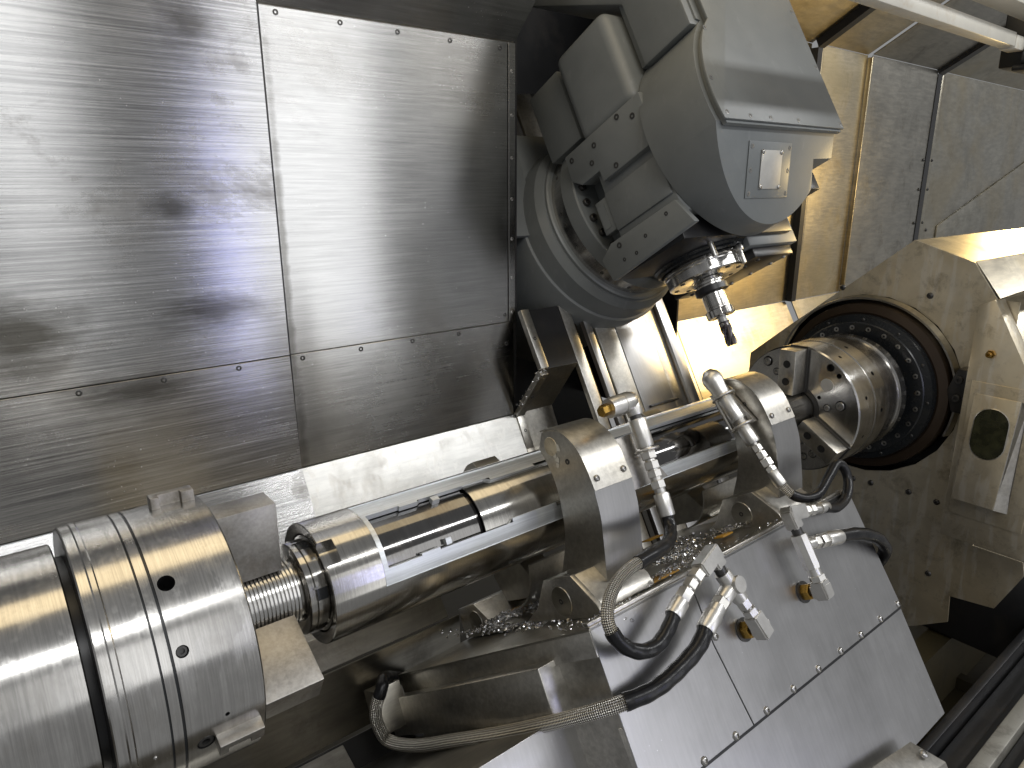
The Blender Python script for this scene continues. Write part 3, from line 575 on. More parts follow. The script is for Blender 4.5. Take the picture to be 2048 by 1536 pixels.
for i in range(12):
    a = 0 + 30 * i; y, z = -0.240 * math.cos(R(a)), 0.240 * math.sin(R(a)); screw(ts, (2.428, y, z), (-1, 0, -0), 0.006, 'dkbolt', 'btn', 'flange_bolt')
for y, z in ((-.17, .335), (-.202, -.345), (-.008, -.36), (-.073, -.355), (-.293, -.35), (-.306, -.615), (.12, .33), (.26, .12)): screw(ts, (FXT - .0005, y, z), (-1, 0, 0), 0.0105, 'dkbolt', 'btn', 'bolt')
bm = bm_(); prism(bm, [V((2.455, y, z)) for y, z in ((-.300, .125), (-.338, .125), (-.338, -.02), (-.300, -.02), (-.278, .05))], XV * 0.04); tbk = part('clamp_block', bm, 'black', ts, bevel=0.006)
for z in (.09, .03): screw(ts, (2.4545, -.312, z), (-1, 0, 0), .012, 'dkbolt', 'cap', 'clamp_bolt')
# proud cover with the inspection window
CX = 2.42
bm = bm_(); prism(bm, [V((CX, y, z)) for y, z in ((-.338, .333), (-.379, .356), (-.60, -.03), (-.60, -.42), (-.343, -.42))], XV * 0.075); cvr = part('cover_box', bm, 'tail', ts, bevel=0.002)
bm = bm_(); lathe(bm, [(0, 0), (0, .013), (.012, .013), (.012, 0)], V((CX - .014, -.395, .195)), (1, 0, 0), 6); ng = part('grease_nipple', bm, 'brass', ts)
bm = bm_(); lathe(bm, [(-.018, .004), (-.018, .007), (0.0, .008), (0, .009)], V((CX - .014, -.395, .195)), (1, 0, 0), 16); part('nipple_tip', bm, 'brass', ng)
bm = bm_(); box(bm, W3, CX - .004, CX - .0005, -.56, -.358, -.335, .105); wp_ = part('window_frame', bm, 'tail', ts, bevel=.001)
tilt = [V((CX - .006, -.372, .068)), V((CX - .006, -.495, .068)), V((CX - .034, -.485, -.275)), V((CX - .034, -.368, -.275))]
bm = bm_(); prism(bm, tilt, XV * 0.012); win = part('window_panel', bm, 'tail', ts, bevel=.002)
bm = bm_(); prism(bm, [tilt[1] + V((.001, -.0005, 0)), tilt[2] + V((.001, -.0005, 0)), V((CX - .0045, -.515, -.285)), V((CX - .0045, -.515, .06))], V((.001, .002, 0))); part('panel_return', bm, 'sheet', win)
def oval(y0, z0, hw, hh, k=14):
    o = []
    for i in range(k + 1): t = math.pi * i / k; o.append((y0 + hw * math.cos(t), z0 + hh - hw + hw * math.sin(t)))
    for i in range(k + 1): t = math.pi + math.pi * i / k; o.append((y0 + hw * math.cos(t), z0 - hh + hw + hw * math.sin(t)))
    return o
def tiltx(z): return CX - .006 - (.068 - z) * (.028 / .343)
ov = oval(-.432, -.047, .046, .078)
bm = bm_(); prism(bm, [V((tiltx(z) - .0015, y, z)) for y, z in ov], XV * .001); part('window_pane', bm, 'glass', win)
ov2 = oval(-.432, -.047, .0485, .0805)
bm = bm_(); a_ = [bm.verts.new(V((tiltx(z) - .0025, y, z))) for y, z in ov]; b_ = [bm.verts.new(V((tiltx(z) - .0012, y, z))) for y, z in ov2]
for i in range(len(ov)): bm.faces.new((a_[i], a_[(i + 1) % len(ov)], b_[(i + 1) % len(ov)], b_[i]))
part('window_gasket', bm, 'sheet', win)

# ================================================================== milling head
mh = thing('milling_unit', 'big grey painted swivelling milling head hanging above the shaft', 'milling head', tuple(P(1.85, 0.46, -0.3)))
HX, HU = 1.85, 0.80
def arc(cx, cu, r, a0, a1, k): return [(cx + r * math.cos(R(a0 + (a1 - a0) * i / k)), cu + r * math.sin(R(a0 + (a1 - a0) * i / k))) for i in range(k + 1)]
ramp_ = [(HX - .345, 1.18)] + [(HX - .345, HU + .12)] + arc(HX, HU, .335, 172, 368, 40) + [(HX + .345, HU + .12), (HX + .345, 1.18)]
bm = bm_(); prism(bm, [P(x, u, -0.80) for x, u in ramp_], NV_ * 0.45); part('ram', bm, 'paint', mh, bevel=0.006)
bm = bm_(); lathe(bm, [(-.36, .30), (-.36, .325), (-.285, .318), (-.262, .300), (-.262, .26)], P(HX, HU, 0), NV_, 120); part('ram_nose', bm, 'paint', mh)
bm = bm_(); prism(bm, [P(1.45, .80, -.34), P(1.58, .80, -.34), P(1.60, 1.10, -.34), P(1.45, 1.16, -.34)], NV_ * -.02); part('ram_plate', bm, 'paint', mh, bevel=.003)
bm = bm_(); lathe(bm, [(-.262, .26), (-.262, .294), (-.252, .294), (-.248, .288), (-.248, .25)], P(HX, HU, 0), NV_, 120); sr = part('swivel_ring', bm, 'paint', mh)
bm = bm_(); lathe(bm, [(-.248, .25), (-.248, .276), (-.192, .276), (-.192, .26)], P(HX, HU, 0), NV_, 120); part('scale_ring', bm, 'turned', mh)
for a in (150, 178, 186, 200, 226, 250): screw(mh, P(HX, HU, -.22) + (XV * math.cos(R(a)) + UV_ * math.sin(R(a))) * .2762, (XV * math.cos(R(a)) + UV_ * math.sin(R(a))), .006, 'dkbolt', 'csk')
bm = bm_(); lathe(bm, [(-.192, .25), (-.192, .280), (-.188, .284), (-.135, .284), (-.130, .280), (-.130, .05)], P(HX, HU, 0), NV_, 120); part('flange', bm, 'paint', mh)
for a in (168, 180, 192, 204, 216, 228): screw(mh, P(HX, HU, -.129) + (XV * math.cos(R(a)) + UV_ * math.sin(R(a))) * .252, NV_, .0125, 'dkbolt', 'cap', 'cap_screw')
bm = bm_(); box(bm, P, 1.583, 2.15, .60, .945, -.035, .198); part('body_core', bm, 'paint', mh, bevel=.004)
bm = bm_(); box(bm, P, 1.66, 2.15, .60, .94, -.13, -.034); part('body_neck', bm, 'paint', mh, bevel=.004)
bm = bm_(); prism(bm, [P(1.56, u, n) for u, n in ((.945, -.115), (.945, .215), (.800, .215), (.800, -.005), (.835, -.005), (.835, -.085), (.865, -.12))], XV * .06); part('side_rail', bm, 'paint', mh, bevel=.004)
bm = bm_(); prism(bm, [P(1.56, u, n) for u, n in ((.63, -.06), (.63, .20), (.548, .235), (.527, -.10), (.60, -.115))], XV * .022); part('side_rail', bm, 'paint', mh, bevel=.004)
bm = bm_(); box(bm, P, 1.575, 1.60, .655, .775, -.033, .19); part('cover_panel', bm, 'paint', mh, bevel=.006)
bm = bm_(); box(bm, P, 1.582, 1.62, .665, .77, -.085, -.036); part('terminal_block', bm, 'paint', mh, bevel=.004)
bm = bm_(); box(bm, P, 1.5805, 1.5815, .68, .755, -.078, -.05); part('type_plate', bm, 'paint', mh)
for u, n in ((.92, -.09), (.91, .01), (.93, .12), (.87, -.02), (.815, .06), (.90, .17), (.61, -.03), (.59, .07), (.61, .16), (.565, -.03), (.562, .02)): screw(mh, P(1.5595, u, n), (-1, 0, 0), random.choice((.006, .009, .009)), 'dkbolt', 'csk')
bm = bm_(); box(bm, P, 1.565, 2.12, .935, 1.225, -.035, .195); part('motor_cover', bm, 'paint', mh, bevel=.032, seg=5)
bm = bm_(); box(bm, P, 1.60, 2.1, .98, 1.215, -.21, -.06); part('cable_box', bm, 'paint', mh, bevel=.006)
bm = bm_(); prism(bm, [P(1.615, u, n) for u, n in ((1.9, .395), (1.9, -.42), (1.46, -.08), (1.215, .225), (1.02, .225), (1.02, .395))], XV * .45); part('upper_column', bm, 'paint', mh, bevel=.008)
# front housing: round below, straight neck above, front cut vertical
R_ = .29
out = [(2.125, 1.8), (1.64, 1.8), (1.64, 1.035)] + arc(1.83, .80, R_, 127, 313, 70) + [(2.028, .60), (2.024, .663), (2.125, .666)]
bm = bm_(); prism(bm, [P(x, u, .20) for x, u in out], NV_ * .20)
bmesh.ops.bisect_plane(bm, geom=bm.verts[:] + bm.edges[:] + bm.faces[:], plane_co=(0, .02, 0), plane_no=(0, 1, 0), clear_inner=True)
bmesh.ops.holes_fill(bm, edges=[e for e in bm.edges if len(e.link_faces) == 1], sides=0)
hs = part('front_housing', bm, 'paint', mh, bevel=.006, seg=3)
r2 = .272
out2 = [(2.132, 1.7), (1.668, 1.7), (1.668, 1.018)] + arc(1.83, .80, r2, 127, 197, 26) + [(2.132, .722)]
bm = bm_(); prism(bm, [P(x, u, .4005) for x, u in out2], NV_ * .012); part('cover_plate_base', bm, 'paint', mh)
out3 = [(2.142, 1.7), (1.658, 1.7), (1.658, 1.026)] + arc(1.83, .80, .281, 127.5, 195, 26) + [(2.142, .728)]
bm = bm_(); prism(bm, [P(x, u, .413) for x, u in out3], NV_ * .007); cp = part('cover_plate', bm, 'paint', mh, bevel=.0015)
for x, u in ((1.575, .745), (1.672, .74), (1.765, .74), (1.90, .74), (2.13, .742), (1.565, .84), (1.625, .99), (1.67, 1.10), (2.13, .93), (2.125, 1.12)): screw(cp, P(x, u, .4202), NV_, .0065, 'bolt', 'csk')
bm = bm_(); box(bm, W3, 1.695, 1.897, .0170, .0195, .648, .793); ap = part('access_plate', bm, 'paint', mh, bevel=.0008)
for x, z in ((1.708, .780), (1.888, .780), (1.708, .72), (1.888, .72), (1.708, .66), (1.888, .66)): screw(ap, (x, .0168, z), (0, -1, 0), .0065, 'bolt', 'csk')
bm = bm_(); box(bm, W3, 1.751, 1.850, .0140, .0160, .672, .772); np_ = part('name_plate', bm, 'plate', mh, bevel=.0005)
for x, z in ((1.757, .767), (1.844, .767), (1.757, .677), (1.844, .677)): screw(np_, (x, .0138, z), (0, -1, 0), .0062, 'bolt', 'btn', 'rivet')
bm = bm_(); box(bm, P, 2.03, 2.12, .60, .66, .20, .30); part('bracket', bm, 'black', mh, bevel=.004)
# right lower block, dark guard plate and spindle
bm = bm_(); box(bm, P, 1.90, 2.165, .50, .60, -.12, .15); part('side_block', bm, 'paint', mh, bevel=.006)
bm = bm_(); box(bm, P, 1.93, 2.14, .468, .498, -.20, .135); part('guard_plate', bm, 'black', mh, bevel=.004)
bm = bm_(); box(bm, P, 1.584, 2.12, .530, .598, -.11, .17); part('bottom_plate', bm, 'black', mh, bevel=.004)
for n in (-.16, -.10, -.02, .06, .11): screw(mh, P(1.975, .4675, n), -UV_, .008, 'dkbolt', 'btn'); screw(mh, P(2.12, .4675, n), -UV_, .008, 'bolt', 'btn')
SA = P(1.856, 0, 0)
bm = bm_(); lathe(bm, [(.56, .10), (.56, .148), (.528, .148), (.522, .140), (.516, .140), (.512, .130)], SA, UV_, 90); part('spindle_flange', bm, 'blackring', mh)
bm = bm_(); lathe(bm, [(.515, .10), (.515, .124), (.503, .126), (.500, .121), (.495, .121), (.492, .119), (.466, .119), (.462, .115), (.461, .06), (.463, .05), (.48, .045)], SA, UV_, 90); part('spindle_nose', bm, 'turned', mh)
for i in range(8):
    a = 45 * i + 12; screw(mh, SA + UV_ * .461 + (XV * math.cos(R(a)) + NV_ * math.sin(R(a))) * .098, -UV_, .008, 'dkbolt', 'csk')
for x, u0, u1, r in ((1.746, .558, .486, .008), (1.871, .508, .456, .007)):
    bm = bm_(); lathe(bm, [(u1, 0), (u1, r), (u0 - .012, r), (u0 - .012, r * 1.7), (u0 - .004, r * 1.9), (u0 + .004, r * 1.6), (u0 + .008, 0)], P(x, 0, .13), UV_, 18); part('coolant_pin', bm, 'chrome', mh)

# ================================================================== tool in the spindle
mt = thing('milling_tool', 'slim end mill in a bright tool holder below the grey head', 'tool', tuple(P(1.856, .245, 0)))
bm = bm_(); lathe(bm, [(.462, .040), (.455, .040), (.452, .048), (.445, .048), (.443, .043), (.438, .043), (.436, .050)], SA, UV_, 60); part('grip_collar', bm, 'turned', mt)
bm = bm_(); lathe(bm, [(.436, .030), (.436, .051), (.418, .051), (.416, .046), (.412, .036)], SA, UV_, 60); part('seal_ring', bm, 'black', mt)
bm = bm_(); lathe(bm, [(.413, .036), (.372, .036), (.371, .035), (.369, .035), (.368, .036), (.362, .036), (.360, .03)], SA, UV_, 60); part('holder_body', bm, 'ground', mt)
bm = bm_(); lathe(bm, [(.362, .030), (.362, .041), (.360, .043), (.341, .043), (.338, .040), (.338, .020)], SA, UV_, 48, rfn=lambda a, r, t: r - (.004 if r > .039 and math.cos(8 * t) > .72 else 0)); part('collet_nut', bm, 'ground', mt)
bm = bm_(); lathe(bm, [(.340, .0155), (.310, .0155), (.306, .014)], SA, UV_, 32); part('shank', bm, 'thread', mt)
bm = bm_(); K, Hn = 40, 26; rings = []
for j in range(Hn + 1):
    u = .320 - (.320 - .245) * j / Hn; tw = R(170) * j / Hn; k_ = min(1, j / 3)
    rings.append([bm.verts.new(SA + UV_ * u + (XV * math.cos(2 * math.pi * i / K) + NV_ * math.sin(2 * math.pi * i / K)) * (.0175 - k_ * .0085 * (((i / K * 4 - tw / (math.pi / 2) * 1) % 1.0) ** 1.6))) for i in range(K)])
for j in range(Hn):
    for i in range(K): bm.faces.new((rings[j][i], rings[j + 1][i], rings[j + 1][(i + 1) % K], rings[j][(i + 1) % K]))
bm.faces.new(rings[0]); bm.faces.new(rings[-1][::-1]); part('fluted_cutter', bm, 'carbide', mt, sharp=40)

# ================================================================== steady rest base
sb = thing('steady_rest_housing', 'brushed stainless sheet housing carrying both steady rests at lower right', 'housing', tuple(P(1.2, -.8, .2)))
PN = .277
def npanel(pts, name='front_panel', n=PN, th=.003, mat='panel'):
    bm = bm_(); prism(bm, [P(x, u, n) for x, u in pts], NV_ * -th); return part(name, bm, mat, sb, bevel=.0008, seg=1, uvdir=(XV, UV_))
npanel([(.778, -.224), (1.050, -.224), (1.053, -.363), (1.083, -.533), (.782, -.533)])
npanel([(1.0525, -.224), (1.693, -.224), (1.725, -.533), (1.0855, -.533), (1.0555, -.363)])
npanel([(.784, -.5385), (1.7255, -.5385), (1.735, -.804), (.80, -.806)], n=PN - .004)
bm = bm_(); box(bm, P, .78, 1.722, -.5386, -.5332, PN - .006, PN - .001); part('joint_gap', bm, 'black', sb)
bm = bm_(); prism(bm, [P(.79, -.23, .270), P(1.688, -.23, .270), P(1.72, -.79, .270), P(.80, -.79, .270)], NV_ * -.02); part('inner_frame', bm, 'black', sb)
for x, u in ((1.712, -.524), (1.618, -.526), (1.52, -.526), (1.426, -.526), (1.33, -.526), (1.23, -.526), (1.131, -.526), (1.027, -.527), (.93, -.527), (.83, -.527), (1.065, -.352)): screw(sb, P(x, u, PN + .0004), NV_, .0085, 'bolt', 'btn')
bm = bm_(); prism(bm, [P(.776, -.2265, PN), P(1.692, -.2265, PN), P(1.692, -.2435, -.30), P(.66, -.27, -.30)], UV_ * -.004); part('deck_sheet', bm, 'dark_sheet', sb)
bm = bm_(); prism(bm, [P(.779, -.218, PN - .004), P(1.69, -.218, PN - .004), P(1.69, -.2255, PN - .004), P(.779, -.2255, PN - .004)], NV_ * -.012); part('deck_edge', bm, 'sheet', sb, bevel=.001)
# left end: lip, recessed end face, box standing out of it
bm = bm_(); prism(bm, [P(.776, -.228, PN - .001), P(.66, -.272, -.30), P(.662, -.312, -.30), P(.776, -.276, PN - .001)], XV * .004); part('end_lip', bm, 'sheet', sb, bevel=.001)
bm = bm_(); prism(bm, [P(.781, -.277, PN - .002), P(.67, -.314, -.30), P(.69, -.55, -.30), P(.786, -.53, PN - .002)], XV * .004); part('end_face', bm, 'sheet', sb)
bm = bm_(); v0 = [P(.625, -.315, -.33), P(.717, -.272, .175), P(.717, -.37, .175), P(.625, -.395, -.33)]
prism(bm, v0, XV * .06); part('end_box', bm, 'sheet', sb, bevel=.003)
bm = bm_(); prism(bm, [P(.30, -.371, .160), P(.688, -.371, .160), P(.779, -.403, .160), P(.79, -.66, .160), P(.30, -.66, .160)], NV_ * -.004); part('lower_facet', bm, 'panel', sb, bevel=.001, uvdir=(XV, UV_))
bm = bm_(); prism(bm, [P(.784, -.40, .163), P(.7805, -.40, PN - .004), P(.79, -.80, PN - .004), P(.79, -.80, .165)], XV * .003); part('corner_return', bm, 'sheet', sb, bevel=.0008, seg=1)
bm = bm_(); prism(bm, [P(.30, -.3725, .158), P(.30, -.405, -.01), P(.36, -.440, -.42), P(.70, -.440, -.42), P(.742, -.405, -.01), P(.688, -.3725, .158)], UV_ * -.004); part('lower_step', bm, 'dark_sheet', sb)
bm = bm_(); box(bm, P, .585, .65, -.37, -.275, -.335, -.275); part('hose_bracket', bm, 'dark_sheet', sb, bevel=.003)
for x0, x1, n0, n1 in ((.91, .955, .185, .215), (1.02, 1.10, .185, .212), (1.36, 1.40, .10, .13), (1.48, 1.54, -.27, -.235), (.90, .96, -.17, -.14), (1.10, 1.16, -.26, -.23), (1.54, 1.60, .19, .215)):
    bm = bm_(); box(bm, P, x0, x1, -.2255, -.2215, n0, n1); part('wiper_strip', bm, 'yellow', sb, bevel=.001)
for x in (.86, 1.0, 1.14, 1.28, 1.42, 1.62): screw(sb, P(x, -.2262, .245), UV_, .007, 'bolt', 'btn')
bm = bm_(); prism(bm, [P(1.30, -.735, .30), P(1.515, -.765, .30), P(1.545, -.82, .345), P(1.33, -.79, .345)], UV_ * -.03); cb = part('corner_block', bm, 'sheet', sb, bevel=.002)
screw(sb, P(1.505, -.785, .327), (UV_ * .64 + NV_ * .77), .010, 'bolt', 'btn')

# ================================================================== steady rests
OUT = [(.134, .150), (.132, .18), (.118, .207), (.088, .232), (.05, .245), (-.01, .25), (-.06, .243), (-.105, .228), (-.155, .21), (-.205, .19)]
INN = [(.105, .125), (.057, .138), (.013, .140), (-.03, .132), (-.07, .12), (-.11, .098), (-.148, .07), (-.20, .035)]
def smooth(pts, k=5):
    return [(q.x, q.y) for q in spline([V((a, b, 0)) for a, b in pts], k)]
SW = .100
def steady(x0, label, back):
    s = thing('steady_rest', label, 'steady rest', tuple(P(x0 + .044, -.224, .1)), 'steady rests holding the shaft')
    oo, ii = smooth(OUT), smooth(INN)
    bm = bm_(); prism(bm, [P(x0, u, n) for u, n in oo + ii[::-1]], XV * SW); arm = part('arm', bm, 'sheet', s, bevel=.0015, seg=1)
    # sheet cover bent round the upper outside of the arm, a second one below
    for nm, pts, off in (('upper_cover', smooth(OUT[:6]), .004), ('lower_cover', smooth(OUT[5:]), .002)):
        def nrm(i):
            a, b = pts[max(i - 1, 0)], pts[min(i + 1, len(pts) - 1)]; d = V((b[0] - a[0], b[1] - a[1], 0)).normalized(); return (-d.y * -1 * -1, d.x * -1 * -1)
        ring = []
        for i, (u, n) in enumerate(pts):
            a, b = pts[max(i - 1, 0)], pts[min(i + 1, len(pts) - 1)]; d = V((b[0] - a[0], b[1] - a[1], 0)).normalized(); q = V((d.y, -d.x, 0)); q = q if q.dot(V((u + .02, n - .12, 0))) > 0 else -q
            ring.append((u + q.x * off, n + q.y * off))
        inner = [(u, n) for u, n in pts]
        bm = bm_(); prism(bm, [P(x0 - .003, u, n) for u, n in ring + [(a + (c - a) * .3, b + (d - b) * .3) for (a, b), (c, d) in zip(inner, ring)][::-1]], XV * (SW + .006)); part(nm, bm, 'panel' if nm[0] == 'l' else 'sheet', s, uvdir=(XV, V((0, .3, .9))))
    for xx in (.012, SW - .012): screw(s, P(x0 + xx, .012, .2545), NV_, .0068, 'bolt', 'btn')
    screw(s, P(x0 - .0005, .06, .20), (-1, 0, 0), .006, 'dkbolt', 'csk'); 
    bm = bm_(); lathe(bm, [(0, 0), (-.001, 0), (-.001, .019), (0, .020)], P(x0, .10, .165), (1, 0, 0), 28); part('roller_cap', bm, 'tail', s)
    # foot: trapezoid cheeks on the deck
    cheek = [(-.232, -.02), (-.205, .035), (-.150, .085), (-.148, .175), (-.207, .225), (-.232, .235)]
    bm = bm_(); prism(bm, [P(x0 - .066, u, n) for u, n in cheek], XV * .012); part('foot_plate', bm, 'sheet', s, bevel=.002)
    bm = bm_(); prism(bm, [P(x0 - .053, u, n) for u, n in ((-.23, .0), (-.15, .09), (-.15, .172), (-.20, .212), (-.224, .22))], XV * .15); part('foot_body', bm, 'sheet', s, bevel=.002)
    bm = bm_(); lathe(bm, [(0, 0), (-.0015, 0), (-.0015, .029), (0, .030)], P(x0 - .0665, -.195, .125), (1, 0, 0), 32); part('foot_disc', bm, 'amber_plain', s)
    screw(s, P(x0 - .0682, -.195, .125), (-1, 0, 0), .006, 'dkbolt', 'csk')
    if back:
        c2 = [(-.262, -.30), (-.19, -.295), (-.182, -.215), (-.228, -.16), (-.248, -.10)]
        bm = bm_(); prism(bm, [P(x0 - .066, u, n) for u, n in c2], XV * .14); part('rear_foot', bm, 'sheet', s, bevel=.002)
        bm = bm_(); lathe(bm, [(0, 0), (-.0015, 0), (-.0015, .027), (0, .028)], P(x0 - .0665, -.225, -.225), (1, 0, 0), 32); part('foot_disc', bm, 'amber_plain', s)
    bm = bm_(); tr = [(-.215, -.12), (-.20, -.06), (-.165, -.02), (-.12, .0)]
    trs = smooth(tr); bm = bm_(); prism(bm, [P(x0 - .03, u, n) for u, n in trs] + [P(x0 - .03, u - .003, n + .003) for u, n in trs[::-1]], XV * .20); part('chip_guard', bm, 'sheet', s)
    # rear arm that closes the grip behind the shaft
    bm = bm_(); prism(bm, [P(x0 + .01, u, -n) for u, n in oo + ii[::-1]], XV * .07); part('rear_arm', bm, 'dark_sheet', s, bevel=.0015, seg=1)
    return s
s1 = steady(.917, 'nearer curved steady rest with an upright grease elbow in front of the shaft', True)
bm = bm_()
for u, n, r in ((.085, .168, .009), (.092, .186, .008), (.070, .172, .007), (.060, .168, .0055)):
    k = 9; c = P(.9162, u, n); vs = [bm.verts.new(c + (UV_ * math.cos(2 * math.pi * i / k) + NV_ * math.sin(2 * math.pi * i / k)) * r * random.uniform(.55, 1.25)) for i in range(k)]; bm.faces.new(vs)
part('paint_mark', bm, 'white', s1)
s2 = steady(1.527, 'farther curved steady rest standing next to the small chuck', False)

# ================================================================== swivel fittings on the steady rests
f1 = thing('grease_elbow', 'swivel elbow with a brass plug on the nearer steady rest', 'fitting', tuple(P(1.10, -.04, .2)))
bm = bm_(); prism(bm, [P(1.024, .073, .238), P(1.076, .075, .238), P(1.136, -.034, .238), P(1.030, -.037, .238)], NV_ * -.006); part('bracket_plate', bm, 'jaw', f1, bevel=.001)
n_ = .262
bm = bm_(); hexseg(bm, P(.990, .133, n_), P(1.014, .135, n_), .0125); part('brass_plug', bm, 'brass', f1)
bm = bm_(); lathe(bm, [(0, 0), (0, .020), (.02, .022), (.036, .022), (.0365, .0205), (.039, .0205), (.0395, .022), (.06, .022), (.072, .019), (.079, .012), (.082, 0)], P(1.012, .135, n_), (P(1.10, .139, n_) - P(1.012, .135, n_)), 28); part('elbow_head', bm, 'chrome', f1)
top, low = P(1.081, .136, n_), P(1.068, -.077, n_ + .004)
chain(f1, top, low, [('elbow_neck', -.02, .14, .017, 24, 'chrome'), ('swivel_joint', .13, .19, .0135, 20, 'dkbolt'), ('swivel_body', .18, .46, .0185, 24, 'chrome'), ('lower_neck', .45, .54, .013, 20, 'chrome'), ('hex_nut', .50, .58, .0165, 6, 'chrome'),
                     ('hex_nut', .60, .68, .0155, 6, 'chrome'), ('hex_nut', .69, .76, .0145, 6, 'chrome'), ('hex_nut', .79, .87, .015, 6, 'chrome'), ('nipple', .57, .98, .0115, 16, 'chrome')])
def ring(root, c, ax, r, rr, name='retaining_ring', mat='chrome', sy=1.0):
    ax = ax.normalized(); e1 = ax.orthogonal().normalized(); e2 = ax.cross(e1); bm = bm_()
    tube(bm, [c + (e1 * math.cos(t) + e2 * math.sin(t)) * r for t in [2 * math.pi * i / 28 for i in range(29)]], rr, 8, False); part(name, bm, mat, root)
ring(f1, top + (low - top) * .49, (low - top), .024, .0028)
f2 = thing('swivel_valve', 'slanting swivel valve with a ball head clipped on the farther steady rest', 'fitting', tuple(P(1.494, -.12, .23)))
top, low = P(1.494, .146, .160), P(1.494, -.125, .231)
bm = bm_(); prism(bm, [P(1.512, u, n) for u, n in ((.108, .118), (.112, .176), (.012, .222), (.010, .168))], XV * .012); part('bracket_plate', bm, 'jaw', f2, bevel=.001)
bm = bm_(); tube(bm, [P(1.492, .104, .146), P(1.492, .008, .163)], .0055, 10); part('clip_bar', bm, 'chrome', f2)
bm = bm_(); lathe(bm, [(-.026, 0), (-.024, .012), (-.012, .023), (0, .0265), (.014, .025), (.026, .022), (.05, .0215), (.05, 0)], top, low - top, 32); part('ball_head', bm, 'chrome', f2)
chain(f2, top, low, [('swivel_body', .20, .44, .021, 24, 'chrome'), ('swivel_joint', .43, .50, .017, 20, 'jaw'), ('swivel_body', .49, .68, .0185, 24, 'chrome'), ('hex_nut', .70, .76, .013, 6, 'chrome'), ('hex_nut', .77, .83, .0135, 6, 'chrome'),
                     ('hex_nut', .84, .91, .0155, 6, 'chrome'), ('hex_nut', .92, .98, .0135, 6, 'chrome'), ('nipple', .66, 1.0, .010, 16, 'bolt')])
for t in (.19, .50): ring(f2, top + (low - top) * t, (low - top), .029, .0032)

# ================================================================== hoses and manifolds
def hose(name, label, pts, r, parts_, fit=()):
    path = spline(pts, 12); h = thing(name, label, 'hose', tuple(pts[0]), 'hydraulic hoses')
    N = len(path) - 1
    for nm, a, b, mat, k in parts_:
        i0, i1 = int(a * N), max(int(b * N), int(a * N) + 2); bm = bm_(); tube(bm, path[i0:i1 + 1], (lambda t, k=k: r * k * (1 + .03 * math.sin(40 * t))) if mat == 'rubber' else r * k, 16); part(nm, bm, mat, h)
    for nm, p0, p1, rr, sides in fit:
        bm = bm_(); hexseg(bm, p0, p1, rr, sides); part(nm, bm, 'chrome', h, sharp=25)
    return h
h1p = [P(1.098, -.118, .235), P(1.075, -.137, .26), P(1.035, -.146, .29), P(.985, -.150, .312), P(.915, -.150, .325), P(.862, -.156, .325), P(.823, -.170, .325), P(.793, -.196, .325), P(.783, -.226, .325), P(.795, -.260, .325), P(.827, -.286, .325), P(.868, -.293, .325), P(.905, -.280, .325), P(.938, -.259, .325)]
h1p = [P(1.064, -.10, .267), P(1.055, -.127, .272), P(1.025, -.144, .290), P(.975, -.150, .312)] + h1p[4:]
hose('hydraulic_hose', 'looped hose with a braided middle hanging from the nearer elbow', h1p, .0115, [('rubber_sleeve', 0, .34, 'rubber', 1.12), ('braided_sleeve', .30, .66, 'braid', 1.0), ('rubber_sleeve', .64, 1, 'rubber', 1.18)],
     [('ferrule', P(1.069, -.060, .2658), P(1.0635, -.106, .2675), .0165, 20), ('ferrule', P(.930, -.263, .325), P(.962, -.247, .325), .0165, 20)])
h2p = [P(1.005, -.312, .322), P(.968, -.335, .320), P(.905, -.352, .315), P(.845, -.360, .308), P(.785, -.356, .295), P(.735, -.356, .25), P(.708, -.366, .17), P(.684, -.383, .04), P(.645, -.390, -.085), P(.612, -.395, -.19), P(.585, -.380, -.265), P(.573, -.342, -.27), P(.575, -.306, -.262), P(.592, -.272, -.245), P(.612, -.258, -.265), P(.65, -.272, -.315), P(.70, -.30, -.34)]
hose('hydraulic_hose', 'long braided hose sweeping along the bottom round the base end', h2p, .0135, [('rubber_sleeve', 0, .25, 'rubber', 1.15), ('braided_sleeve', .22, .80, 'braid', 1.0), ('rubber_sleeve', .79, 1, 'rubber', 1.02)],
     [('ferrule', P(.998, -.316, .322), P(1.035, -.297, .324), .0185, 20)])
h3p = [P(1.494, -.132, .233), P(1.496, -.163, .246), P(1.506, -.184, .255), P(1.530, -.199, .266), P(1.572, -.200, .275), P(1.630, -.173, .282), P(1.676, -.153, .286), P(1.698, -.172, .287), P(1.688, -.208, .288), P(1.645, -.236, .292), P(1.580, -.241, .303), P(1.528, -.230, .314), P(1.495, -.222, .323)]
hose('hydraulic_hose', 'black crinkled hose looping up behind the farther steady rest', h3p, .0105, [('braided_sleeve', 0, .16, 'braid', 1.0), ('rubber_sleeve', .14, 1, 'rubber', 1.12)],
     [('ferrule', P(1.494, -.114, .228), P(1.495, -.152, .240), .0145, 20), ('ferrule', P(1.515, -.223, .318), P(1.475, -.218, .325), .0135, 20)])
h4p = [P(1.50, -.293, .325), P(1.56, -.305, .325), P(1.615, -.322, .322), P(1.68, -.352, .312), P(1.73, -.392, .29), P(1.745, -.425, .25), P(1.74, -.45, .20)]
hose('hydraulic_hose', 'plain black hose curving behind the right edge of the base', h4p, .0155, [('rubber_sleeve', 0, 1, 'rubber', 1.0)],
     [('ferrule', P(1.455, -.285, .325), P(1.51, -.295, .325), .0175, 20)])
def manifold(label, pieces, loc):
    m = thing('pipe_manifold', label, 'fitting', loc, 'plated pipe manifolds on the base panel')
    for nm, p0, p1, r, sides, mat in pieces:
        bm = bm_(); hexseg(bm, P(*p0), P(*p1), r, sides); part(nm, bm, mat, m, bevel=0, sharp=25)
    return m
q = .325
